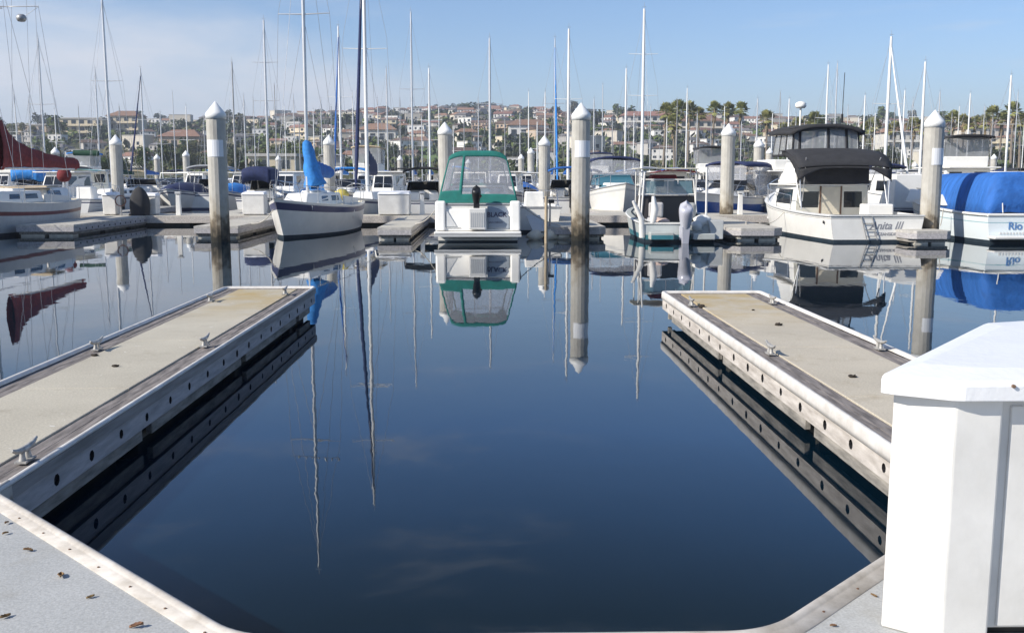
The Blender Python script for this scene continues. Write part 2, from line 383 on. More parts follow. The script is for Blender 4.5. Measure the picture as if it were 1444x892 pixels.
# ------------------------------------------------------------------ water
wm = bpy.data.materials.new('harbour_water'); wm.use_nodes = True
nt2 = wm.node_tree; n2 = nt2.nodes; l2 = nt2.links; b = n2['Principled BSDF']
b.inputs['Base Color'].default_value = (0.0015, 0.009, 0.018, 1); b.inputs['Roughness'].default_value = 0.015; b.inputs['IOR'].default_value = 1.45
t2 = n2.new('ShaderNodeTexCoord')
def wn(scale, st, detail, rough=0.5, dist=0.0):
    mp = n2.new('ShaderNodeMapping'); mp.inputs['Scale'].default_value = st; l2.new(t2.outputs['Object'], mp.inputs['Vector'])
    n = n2.new('ShaderNodeTexNoise'); n.inputs['Scale'].default_value = scale; n.inputs['Detail'].default_value = detail; n.inputs['Roughness'].default_value = rough; n.inputs['Distortion'].default_value = dist
    l2.new(mp.outputs[0], n.inputs['Vector']); return n.outputs['Fac']
prev = None
for sc_, st, det, dist in ((0.55, (1, 0.8, 1), 2, 0.0013 * 2.6), (3.2, (1, 0.45, 1), 3, 0.00042 * 2.0), (14.0, (1, 0.8, 1), 2, 0.00003)):
    bp = n2.new('ShaderNodeBump'); bp.inputs['Distance'].default_value = dist; bp.inputs['Strength'].default_value = 1
    l2.new(wn(sc_, st, det, 0.45), bp.inputs['Height'])
    if prev: l2.new(prev, bp.inputs['Normal'])
    prev = bp.outputs['Normal']
l2.new(prev, b.inputs['Normal'])
mb = MB(); mb.add([(-1880, -330, 0), (1880, -330, 0), (1880, 2400, 0), (-1880, 2400, 0)], [(0, 1, 2, 3)])
tag(mb.build('water', wm), 'calm dark blue harbour water mirroring boats and masts', 'water', kind='structure')

# ------------------------------------------------------------------ docks
RY = 0.42
def sweep(mb, path, prof, m=0, smooth=True):
    """path: xy points, water on the right-hand side of travel; prof: (offset towards water, z)"""
    pts = [Vector(p) for p in path]; rings = []
    for i, p in enumerate(pts):
        a = (p - pts[i - 1]).normalized() if i else None
        c = (pts[i + 1] - p).normalized() if i < len(pts) - 1 else None
        if a is None: a = c
        if c is None: c = a
        n1 = Vector((a.y, -a.x)); n2_ = Vector((c.y, -c.x)); n = (n1 + n2_).normalized(); k = 1 / max(0.5, n.dot(n1))
        rings.append([(p.x + n.x * o * k, p.y + n.y * o * k, z) for o, z in prof])
    q = len(prof); vs = [v for r in rings for v in r]
    fs = [(i * q + j, i * q + j + 1, (i + 1) * q + j + 1, (i + 1) * q + j) for i in range(len(rings) - 1) for j in range(q - 1)]
    mb.add(vs, fs, m, smooth)
    for r, rev in ((rings[0], False), (rings[-1], True)):
        mb.add(r, [tuple(range(q))[::-1] if rev else tuple(range(q))], m)
def fillet(pts, rs, n=8):
    out = [pts[0]]
    for i in range(1, len(pts) - 1):
        p = Vector(pts[i]); a = (Vector(pts[i - 1]) - p).normalized(); c = (Vector(pts[i + 1]) - p).normalized(); r = rs[i - 1]
        ang = a.angle(c); t = r / math.tan(ang / 2); p0 = p + a * t; p1 = p + c * t
        for k in range(n + 1):
            s = k / n; out.append(tuple((p0 * (1 - s) ** 2 + p * 2 * s * (1 - s) + p1 * s * s)))
    out.append(pts[-1]); return out
ROLL = [(-0.032, 0.396), (-0.028, 0.412), (-0.012, 0.426), (0.002, 0.43), (0.018, 0.426), (0.028, 0.412), (0.031, 0.36), (0.029, 0.322), (0.0, 0.318)]
ROLLS = [(-0.03, 0.396), (-0.027, 0.410), (-0.012, 0.424), (0.002, 0.428), (0.018, 0.424), (0.026, 0.410), (0.022, 0.398), (0.0, 0.392)]
WROLL = [(-0.078, 0.396), (-0.076, 0.4125), (-0.024, 0.414), (-0.019, 0.420), (-0.008, 0.428), (0.002, 0.430), (0.014, 0.427), (0.022, 0.412), (0.024, 0.35), (0.022, 0.322), (0.0, 0.318)]

def holed_board(mb, x, y0, y1, z0, z1, step, side, m=0, hm=1, hr=0.040, phase=0.0):
    """vertical board on plane x facing side (+1/-1), a bolt hole every `step`"""
    hj = random.Random(int(x * 31)); hr0 = hr
    n = max(1, int(round((y1 - y0) / step))); dy = (y1 - y0) / n; th = 0.045 * -side
    for i in range(n):
        a = y0 + i * dy; c = a + dy / 2 + hj.uniform(-.03, .03); zc = (z0 + z1) / 2 - 0.004 + hj.uniform(-.006, .006); hr = hr0 * hj.uniform(.82, 1.08)
        rim = []; outer = []
        for k in range(8):
            t = math.pi / 8 + k * math.pi / 4; rim.append((c + hr * 1.05 * math.cos(t), zc + hr * math.sin(t)))
        outer = [(a + dy, zc + 0.02), (c + .05, z1), (c - .05, z1), (a, zc + 0.02), (a, zc - 0.02), (c - .05, z0), (c + .05, z0), (a + dy, zc - 0.02)]
        outer = [(a + dy, z1), (c + .05, z1), (c - .05, z1), (a, z1), (a, z0), (c - .05, z0), (c + .05, z0), (a + dy, z0)]
        vs = [(x, q[0], q[1]) for q in outer] + [(x, q[0], q[1]) for q in rim] + [(x + th, q[0], q[1]) for q in rim]
        fs = [(k, (k + 1) % 8, 8 + (k + 1) % 8, 8 + k) for k in range(8)]
        mb.add(vs, fs, m); mb.add(vs, [(8 + k, 8 + (k + 1) % 8, 16 + (k + 1) % 8, 16 + k) for k in range(8)] + [tuple(range(16, 24))], hm)
        mb.tube([(x + th, c, zc - 0.004), (x - 0.012 * side, c, zc - 0.004)], 0.009, 6, hm)
    mb.add([(x, y0, z0), (x, y1, z0), (x + th, y1, z0), (x + th, y0, z0)], [(0, 1, 2, 3)], m)

def cleat(parent, x, y, s=1.0, white_base=True, rz=0.0):
    """horn cleat bolted on the deck; axis along Y"""
    c = MB(); z = 0.405
    c.box(-0.035 * s, 0.035 * s, -0.07 * s, 0.07 * s, z, z + 0.012 * s)
    for q in (-1, 1):
        c.tube([(0, q * 0.04 * s, z + .01), (0, q * 0.035 * s, z + 0.05 * s), (0, q * .03 * s, z + .07 * s)], [0.022 * s, 0.016 * s, .016 * s], 8)
    c.tube([(0, -0.16 * s, z + 0.105 * s), (0, -0.11 * s, z + 0.085 * s), (0, -0.04 * s, z + 0.075 * s), (0, 0.04 * s, z + 0.075 * s), (0, 0.11 * s, z + 0.085 * s), (0, 0.16 * s, z + 0.105 * s)],
           [0.009 * s, 0.015 * s, 0.02 * s, 0.02 * s, 0.015 * s, 0.009 * s], 8)
    o = c.build('cleat', galv, parent); o.location = (x, y, 0); o.rotation_euler = (0, 0, rz)
    return o

def finger(x0, x1, y0, y1, dm, label, cleats, near=False, left_m=None, right_m=None):
    t = thing('finger_dock', ((x0 + x1) / 2, y0, 0), 0, label, 'floating dock')
    ox, oy = (x0 + x1) / 2, y0
    def B(mb, name, m, **k):
        o = mb.build(name, m, t, **k); o.location = (-ox, -oy, 0); return o
    lm = left_m or timber; rm = right_m or timber
    d = MB(); y = y0; n = max(1, round((y1 - y0 - .12) / 2.4)); step = (y1 - y0 - .12) / n
    for i in range(n): d.box(x0 + 0.24, x1 - 0.24, y0 + i * step + (0.006 if i else 0), y0 + (i + 1) * step - 0.006, 0.20, 0.40)
    B(d, 'concrete_deck', dm, bevel=0.006)
    for xa, xb in ((x0 + 0.03, x0 + 0.235), (x1 - 0.235, x1 - 0.03)):
        e = MB(); y = y0 + 0.01; mid = (xa + xb) / 2
        jr = random.Random(int(xa * 100) + 5)
        while y < y1 - 0.1:
            ln = min(jr.uniform(2.2, 3.6), y1 - .03 - y)
            for u, v in ((xa, mid - 0.003), (mid + 0.003, xb)):
                dz = jr.uniform(-.006, .002); e.box(u, v, y, y + ln - 0.012, 0.33, 0.392 + dz)
            y += ln
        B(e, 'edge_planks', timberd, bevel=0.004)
    e = MB(); e.box(x0 + 0.02, x1 - 0.02, y1 - 0.105, y1 - .02, 0.33, 0.398); B(e, 'end_plank', timberd)
    for xx, side, m in ((x0, -1, lm), (x1, 1, rm)):
        e = MB(); holed_board(e, xx, y0, y1, 0.165, 0.318, 0.56, side, 0, 1)
        B(e, 'bolted_waler', [m, hole])
        e = MB(); y = y0
        jr = random.Random(int(xx * 50)); 
        while y < y1 - .3:
            ln = min(3.1, y1 - .05 - y); ins = 0.03
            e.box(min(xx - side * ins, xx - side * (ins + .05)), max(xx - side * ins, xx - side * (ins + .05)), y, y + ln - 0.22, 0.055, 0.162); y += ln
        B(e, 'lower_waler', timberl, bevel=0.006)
    e = MB(); e.box(x0 + .001, x1 - .001, y1 - .02, y1 + .025, 0.165, 0.317); B(e, 'end_waler', lm)
    e = MB(); y = y0 + 0.3
    while y < y1 - 1.0:
        e.box(x0 + 0.13, x1 - 0.13, y, y + min(2.5, y1 - .25 - y), -0.25, 0.16); y += 3.0
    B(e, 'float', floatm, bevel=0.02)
    e = MB(); path = fillet([(x0, y0), (x0, y1 + .02), (x1, y1 + .02), (x1, y0)], (0.09, 0.09), 6)
    path = path[::-1]
    sweep(e, [(p[0], p[1]) for p in path][::-1], [(-o, z) for o, z in (ROLL if right_m is None or left_m is tanboard else ROLLS)])
    if left_m is not tanboard:
        g_ = MB()
        for xx, side in ((x0, -1), (x1, 1)): g_.box(min(xx, xx + side * .018), max(xx, xx + side * .018), y0, y1 + .015, .3185, .394)
        B(g_, 'rail_side_shade', rail_sh)  # grey strip colours in the shaded side of the vinyl rail
    B(e, 'rub_rail', rubw)
    for cx_, cy_, s in cleats:
        o = cleat(t, 0, 0, s); o.location = (cx_ - ox, cy_ - oy, 0)
    return t

LX0, LX1, RX0, RX1 = -4.03, -2.68, 2.52, 3.95
def cl_at(lst): return [(*G(px, py, 0.41), s) for px, py, s in lst]
finger(LX0, LX1, -1.5, 15.1, deckm, 'near left floating finger dock with beige concrete deck and bolt-hole side board', cl_at([(36, 648, 1.0), (289, 487, 1.0), (402, 414, 1.0), (137, 492, 1.0), (297, 424, 1.0)]), True, timber, timber)
finger(RX0, RX1, -1.5, 14.35, deckm2, 'near right floating finger dock, partly hidden by the white box', cl_at([(975, 430, 1.0), (1086, 498, 1.0), (1089, 427, 1.0), (1240, 491, 1.0)]), True, tanboard, timber)

# near walkway with corner gussets
ys = 3.45
gpath = [(LX1, 5.38), (LX1, 5.20), (LX1 + 5.20 - ys, ys), (RX0 - (4.94 - ys), ys), (RX0, 4.94), (RX0, 5.1)]
wp = fillet([gpath[0], gpath[1], gpath[2], gpath[3], gpath[4], gpath[5]], (0.16, 0.42, 0.42, 0.16), 8)
wk = thing('walkway', (0, 0, 0)); tag(wk, 'grey concrete walkway in the foreground with white-railed corners', 'walkway', kind='structure')
mb = MB()
core = [p for p in wp if p[1] < 5.25]
inner = []
poly = [(-9, -3), (9, -3), (9, ys - .0), (RX1 + .1, ys), (RX1 - .2, ys + .3)]
# three convex-ish slabs: main, left gusset, right gusset
mid = [p for p in wp if p[1] <= 5.2]
li = [p for p in mid if p[0] < 0]; ri = [p for p in mid if p[0] >= 0]
mb.prism([(LX0 - 5, -3), (9, -3), (9, ys), (RX0 - 1.6, ys), (LX1 + 1.9, ys), (LX0 - 5, ys)], 0.2, 0.4035)
mb.prism(li + [(li[-1][0], ys - .5), (LX1, ys - .5)], 0.21, 0.4075)
mb.prism(ri + [(RX0, ys - .5), (ri[0][0], ys - .5)], 0.21, 0.4075)
mb.build('concrete_slab', walkm, wk)
e = MB(); sweep(e, wp, [(-o, z + .002) for o, z in WROLL]); 
pr = e.build('rub_rail', mat('walkway_rub_vinyl', (0.37, 0.33, 0.28), 0.55, scale=7, col2=(0.60, 0.56, 0.51), bump=0.001), wk)
# screws along the rail flange
e = MB()
def along(path, step):
    acc = 0.1; out = []
    for a, c in zip(path, path[1:]):
        a = Vector(a); c = Vector(c); l = (c - a).length; t = acc
        while t < l: out.append((a + (c - a) * t / l, (c - a).normalized())); t += step
        acc = t - l
    return out
for p, d in along(wp, 0.30):
    q = p + Vector((-d.y, d.x)) * -0.095 * -1 * -1
    q = p + Vector((d.y, -d.x)) * 0.095 * 1
    q = p - Vector((-d.y, d.x)) * 0.05
    e.lathe([(0.006, 0.4142), (0.0055, 0.4185), (0.003, 0.4195), (0.0005, 0.4195)], 8, 0, (q.x, q.y))
e.build('screws', rust, wk)
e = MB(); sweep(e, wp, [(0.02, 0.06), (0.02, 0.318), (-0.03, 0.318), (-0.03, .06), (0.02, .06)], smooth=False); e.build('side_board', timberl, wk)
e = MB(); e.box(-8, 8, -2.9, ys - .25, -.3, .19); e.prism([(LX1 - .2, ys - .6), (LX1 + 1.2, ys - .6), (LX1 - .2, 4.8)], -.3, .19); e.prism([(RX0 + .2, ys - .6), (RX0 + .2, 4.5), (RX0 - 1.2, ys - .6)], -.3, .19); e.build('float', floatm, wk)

# ------------------------------------------------------------------ white corner dock box
bx = thing('dock_box', (1.95, 3.7, 0.4), 0, 'large white five-sided dock box with overhanging lid in the right foreground', 'dock box')
def BX(mb, name, m, **k):
    o = mb.build(name, m, bx, **k); o.location = (-1.95, -3.7, -0.4); return o
A = (1.475, 3.53); Bc = (1.645, 3.395); C_ = (1.815, 3.395)
e = MB()
zb, zt = 0.409, 1.33
BB = [A, Bc, C_, (1.815, 3.46), (2.9, 3.46), (2.9, 4.75), (2.46, 4.66)]
e.prism([A, Bc, C_, (1.84, 3.52), (1.70, 3.66), (1.55, 3.62)], zb, zt)
BX(e, 'corner_post', boxw, bevel=0.008)
e = MB(); e.prism([(1.80, 3.435), (3.15, 3.435), (3.15, 4.9), (2.52, 4.62), (1.60, 3.64)], zb + .035, zt - .004); BX(e, 'body', boxw, bevel=0.006)
e = MB(); e.prism([(1.86, 3.422), (3.05, 3.422), (3.05, 3.44), (1.86, 3.44)], zb + .045, zt - .045); BX(e, 'front_panel', boxw, bevel=0.006)
e = MB(); e.prism([(1.84, 3.47), (3.0, 3.47), (3.0, 4.7), (2.5, 4.5), (1.75, 3.62)], zb - .004, zb + .035); BX(e, 'plinth', blackp)
lidp = [(1.415, 3.50), (1.452, 3.462), (1.615, 3.362), (1.655, 3.352), (3.25, 3.352), (3.25, 5.0), (2.62, 4.80), (2.42, 4.74), (2.37, 4.69)]
e = MB(); n = len(lidp); cxy = Vector((2.3, 4.0))
def sh(p, d):
    v = cxy - Vector(p); v.normalize(); return (p[0] + v.x * d, p[1] + v.y * d)
rings = [[(*p, 1.318) for p in lidp], [(*p, 1.370) for p in lidp], [(*sh(p, .008), 1.384) for p in lidp], [(*sh(p, .022), 1.390) for p in lidp], [(*sh(p, .22), 1.408) for p in lidp]]
vs = [v for r in rings for v in r]
e.add(vs, [(i * n + k, i * n + (k + 1) % n, (i + 1) * n + (k + 1) % n, (i + 1) * n + k) for i in range(4) for k in range(n)] + [tuple(range(n - 1, -1, -1)), tuple(range(4 * n, 5 * n))], 0, False)
BX(e, 'lid', lidw, bevel=0.004)
e = MB(); xk, zk = XZ(1429, 544, 3.35); e.tube([(xk, 3.352, zk), (xk, 3.343, zk)], 0.0065, 8); BX(e, 'screw', rust); e = MB(); xk, zk = XZ(1427, 562, 3.40); e.tube([(xk, 3.395, zk), (xk, 3.386, zk)], 0.005, 8)
BX(e, 'screw', rust)

# ------------------------------------------------------------------ dry leaves and droppings
def leaf(px, py, s, seed, zz=.4045):
    x, y = G(px, py, zz - .01); q = random.Random(seed)
    e = MB(); k = 6
    def fn(u, v):
        a = (u - .5) * 2; ww = math.sin(math.pi * min(1, max(0.0, v))) ** .7 * (.35 + .1 * math.sin(v * 19))
        return (a * ww * s, (v - .5) * 1.5 * s, .004 + abs(a) ** 1.5 * .30 * s + .10 * s * (1 + math.sin(v * 3 + seed)))
    e.grid(fn, k, 7, smooth=True)
    o = e.build('dry_leaf', leafm, solid=0.0015); o.location = (x, y, zz + .002); o.rotation_euler = (q.uniform(-.08, .08), q.uniform(-.08, .08), q.uniform(0, 6.28)); return o
LV = [(8, 757, 'second highest brown leaf at the left edge of the grey walkway'), (40, 781, 'small curled brown leaf close beside the white rail, upper left'), (86, 817, 'flat tan leaf midway down the left walkway corner'), (128, 847, 'dark curled leaf just below the tan leaf on walkway'),
      (8, 875, 'brown leaf at the bottom left corner of the picture'), (193, 889, 'large reddish leaf against the rail at bottom edge'), (10, 742, 'tiny brown leaf touching the rail at the far left')]
for i, (a, c, lb) in enumerate(LV):
    tag(leaf(a, c, 0.022 + .006 * (i % 3), i), lb, 'leaf', 'dry leaves on the near walkway')
for i, (a, c, lb) in enumerate([(1175, 888, 'small orange-brown leaf beside the white box on walkway'), (1232, 845, 'pale scrap of leaf close to the white box foot')]):
    tag(leaf(a, c, 0.018, i + 20), lb, 'leaf', 'dry leaves on the near walkway')
def clump(px, py, s, lb, seed):
    x, y = G(px, py, .405); e = MB(); e.blob((0, 0, .0), (s, s * .8, s * .45), 10, 6, seed=seed, rough=.9)
    o = e.build('seaweed_clump', mat('dried_weed', (0.03, 0.022, 0.015), .9, var=.4, scale=40)); o.location = (x, y, .408); tag(o, lb, 'seaweed', 'dried weed clumps on finger decks')
clump(1097, 458, .045, 'dark dried weed clump in the middle of right dock', 1)
clump(1203, 531, .035, 'smaller dark weed clump on right dock near the white box', 2)
clump(989, 432, .05, 'dark weed clump beside the end cleat of right dock', 3)
clump(1062, 437, .02, 'tiny weed speck towards the far end of right dock', 4)
clump(163, 516, .03, 'dark weed clump on the left dock beyond the big cleat', 5)
clump(133, 501, .03, 'dark weed clump beside the outer cleat of left dock', 6)
# ------------------------------------------------------------------ boats: hull
class Hull:
    """local frame: bow towards +Y, stern at -L/2, waterline z=0"""
    def __init__(s, L, B, fs, fb, tw=0.85, tm=0.45, p=2.2, rake=0.6, wl=0.82, fm=None):
        s.L, s.B, s.fs, s.fb, s.tw, s.tm, s.p, s.rake, s.wl = L, B, fs, fb, tw, tm, p, rake, wl
        s.fm = fm if fm is not None else min(fs, fb) * 0.96
    def half(s, t):
        if t > s.tm: return s.B / 2 * max(0.0, 1 - ((t - s.tm) / (1 - s.tm)) ** s.p)
        q = 1 - t / s.tm; return s.B / 2 * (1 - (1 - s.tw) * q * q)
    def sheer(s, t):
        return s.fs * (1 - t) * (1 - 2 * t) + 4 * s.fm * t * (1 - t) + s.fb * t * (2 * t - 1)
    def y(s, t, z=None):
        z = s.sheer(t) if z is None else z
        k = max(0.0, (t - .55) / .45) ** 2
        return s.L * (t - .5) - s.rake * k * (1 - max(-0.3, z) / s.sheer(t))
    def pt(s, t, f, side):
        """f: 1 at sheer, 0 at the water"""
        z = s.sheer(t) * f; flare = s.wl - 0.25 * max(0, t - .5)
        w = s.half(t) * (flare + (1 - flare) * (max(0, f) ** 0.8)) if f >= 0 else s.half(t) * flare * (1 + f * 1.6)
        return (side * w, s.y(t, z), z if f >= 0 else f * 0.8)
    def build(s, root, mats, bands, drop=lambda t: 0.04, deckm=None, n=18, rub=None, rubw_=0.03, gun=0.1):
        """bands: list of (f_top, f_bottom, material index)"""
        mb = MB(); ts = [1 - (1 - i / n) ** 1.15 for i in range(n + 1)]
        for side in (-1, 1):
            for f1, f0, mi in bands:
                k = 3 if abs(f1 - f0) > .3 else 1
                def fn(u, v, side=side, f1=f1, f0=f0): 
                    i = min(n, int(round(u * n))); return s.pt(ts[i], f0 + (f1 - f0) * v, side)
                mb.grid(fn, n, k, mi)
        for f1, f0, mi in bands:
            a = [s.pt(0, f, q) for f in (f1, f0) for q in (-1, 1)]
            mb.add([a[0], a[1], a[3], a[2]], [(0, 1, 2, 3)], mi)
        o = mb.build('hull', mats, root)
        d = MB(); g = min(gun, s.B * .07)
        def prof(t):
            h = s.half(t); z = s.sheer(t); y = s.y(t, z); hi = max(0.0, h - g); dr = drop(t)
            return [(-h, y, z), (-hi, y, z + .015), (-hi, y, z - dr), (0, y, z - dr + (.05 if dr < .1 else 0)), (hi, y, z - dr), (hi, y, z + .015), (h, y, z)]
        rows = [prof(t) for t in ts]
        # inner face of the transom
        y0 = s.y(0) + g; rows[0] = [(x, s.y(0), z if i in (0, 1, 5, 6) else s.sheer(0) + .015) for i, (x, _, z) in enumerate(prof(0))]
        r1 = [(x, y0, z if i in (0, 1, 5, 6) else s.sheer(0) + .015) for i, (x, _, z) in enumerate(prof(0))]
        r2 = [(x, y0 + .002, z) for i, (x, _, z) in enumerate(prof(0.001))]
        rows = [rows[0], r1, r2] + rows[1:]
        vs = [v for r in rows for v in r]; q = 7
        fs = [(i * q + j, i * q + j + 1, (i + 1) * q + j + 1, (i + 1) * q + j) for i in range(len(rows) - 1) for j in range(q - 1)]
        d.add(vs, fs, 0); d.build('deck', deckm or mats[0], root)
        if rub:
            e = MB()
            for side in (-1, 1):
                e.tube([(side * (s.half(t) + .008), s.y(t), s.sheer(t) - .03) for t in ts], rubw_, 6)
            e.tube([(-s.half(0), s.y(0) - .008, s.sheer(0) - .03), (s.half(0), s.y(0) - .008, s.sheer(0) - .03)], rubw_, 6)
            e.build('rub_rail', rub, root)
        return o

def frustum(y0, y1, w0, z0, z1, wf, wb, ws, wfront=None):
    """bottom y0..y1 half width w0 (wfront at y1); top shrinks by wf at the front (y1), wb at the back, ws at the sides"""
    w1 = wfront if wfront is not None else w0
    b = [(-w0, y0, z0), (w0, y0, z0), (w1, y1, z0), (-w1, y1, z0)]
    t = [(-w0 + ws, y0 + wb, z1), (w0 - ws, y0 + wb, z1), (w1 - ws, y1 - wf, z1), (-w1 + ws, y1 - wf, z1)]
    return b, t
def panel(mb, p00, p10, p11, p01, u0, u1, v0, v1, off=0.012, m=0):
    P = [Vector(p) for p in (p00, p10, p11, p01)]
    nrm = (P[1] - P[0]).cross(P[3] - P[0]).normalized()
    def q(u, v): return (P[0] * (1 - u) + P[1] * u) * (1 - v) + (P[3] * (1 - u) + P[2] * u) * v
    a = [q(u0, v0), q(u1, v0), q(u1, v1), q(u0, v1)]
    mb.hexa([p - nrm * .01 for p in a], [p + nrm * off for p in a], m)
def face(b, t, k):
    """0 back(-Y) 1 right(+X) 2 front 3 left"""
    i, j = k, (k + 1) % 4
    return b[i], b[j], t[j], t[i]
def cabin(root, y0, y1, w0, z0, z1, wf, wb, ws, m, wfront=None, wins=(), gm=None, name='cabin', bevel=0.05):
    b, t = frustum(y0, y1, w0, z0, z1, wf, wb, ws, wfront)
    e = MB(); e.hexa(b, t); o = e.build(name, m, root, bevel=bevel)
    for k, u0, u1, v0, v1 in wins:
        g = MB(); panel(g, *face(b, t, k), u0, u1, v0, v1); g.build('window', gm or dglass, o)
    return o
def rails(root, pts_list, r=0.014, m=None, name='handrail'):
    e = MB()
    for p in pts_list: e.tube(p, r, 6)
    return e.build(name, m or steel, root)

def arch_canopy(root, y0, y1, w, z0, z1, m, name='bimini_top', sag=0.12, valance=0.0, drop_front=0.0, drop_back=0.0, poles=True, thick=0.02, polem=None):
    e = MB()
    def fn(u, v):
        a = (u - .5) * 2; z = z1 - sag * abs(a) ** 2.6 - drop_back * (1 - v) ** 3 - drop_front * v ** 3 - .02 * math.sin(v * math.pi * 3) ** 2
        return (a * w, y0 + (y1 - y0) * v, z)
    e.grid(fn, 12, 9)
    if valance:
        for v in (0, 1):
            e.grid(lambda u, q, v=v: (fn(u, v)[0], fn(u, v)[1], fn(u, v)[2] - valance * q), 12, 1)
        for u in (0, 1):
            e.grid(lambda v, q, u=u: (fn(u, v)[0], fn(u, v)[1], fn(u, v)[2] - valance * q), 9, 1)
    o = e.build(name, m, root, solid=thick)
    if poles:
        p = MB()
        for s in (-1, 1):
            x = s * w * .97
            for ya, yb in ((y0 + .1, (y0 + y1) / 2), (y1 - .1, (y0 + y1) / 2), ((y0 + y1) / 2, (y0 + y1) / 2 + .1)):
                p.tube([(x, ya, z1 - sag), (x, yb, z0)], .016, 6)
        p.build('canopy_frame', polem or steel, root)
    return o

def outboard(root, x, y, z, s, m, tilt=0.0, name='outboard_motor'):
    o = thing(name, (x, y, z)); o.parent = root; o.scale = (s, s, s); o.rotation_euler = (tilt, 0, 0)
    e = MB()
    def fn(u, v):
        a = u * 2 * math.pi; k = .52 + .62 * v - .14 * v ** 2; k *= (max(0.0, 1 - v ** 7)) ** .5; ww = .235 * k
        c, s_ = math.cos(a), math.sin(a); q = 1 / max(abs(c) ** 2.7 + abs(s_) ** 2.7, .0001) ** (1 / 2.7)
        return (c * q * ww, s_ * q * ww * 1.35 - .05 - .10 * v, -.02 + v * .74 + .10 * s_ * v * v)
    e.grid(fn, 20, 12); e.build('cowling', m, o)
    e = MB(); e.hexa([(-.07, -.14, -.75), (.07, -.14, -.75), (.07, .05, -.75), (-.07, .05, -.75)], [(-.12, -.22, .06), (.12, -.22, .06), (.12, .14, .06), (-.12, .14, .06)])
    e.box(-.02, .02, -.22, .06, -1.05, -.74); e.box(-.1, .1, -.3, .1, -.80, -.78); e.box(-.13, .13, .1, .24, -.35, .05); e.build('lower_leg', m if m is silverp else blackp, o, bevel=.015)
    return o

def fender(root, x, y, z, m=None, r=.11, l=.5):
    e = MB(); e.lathe([(0.02, -l / 2), (r * .7, -l / 2 + .04), (r, -l / 2 + .12), (r, l / 2 - .12), (r * .7, l / 2 - .04), (.02, l / 2), (.01, l / 2 + .3)], 10)
    o = e.build('fender', m or white, root); o.location = (x, y, z); return o

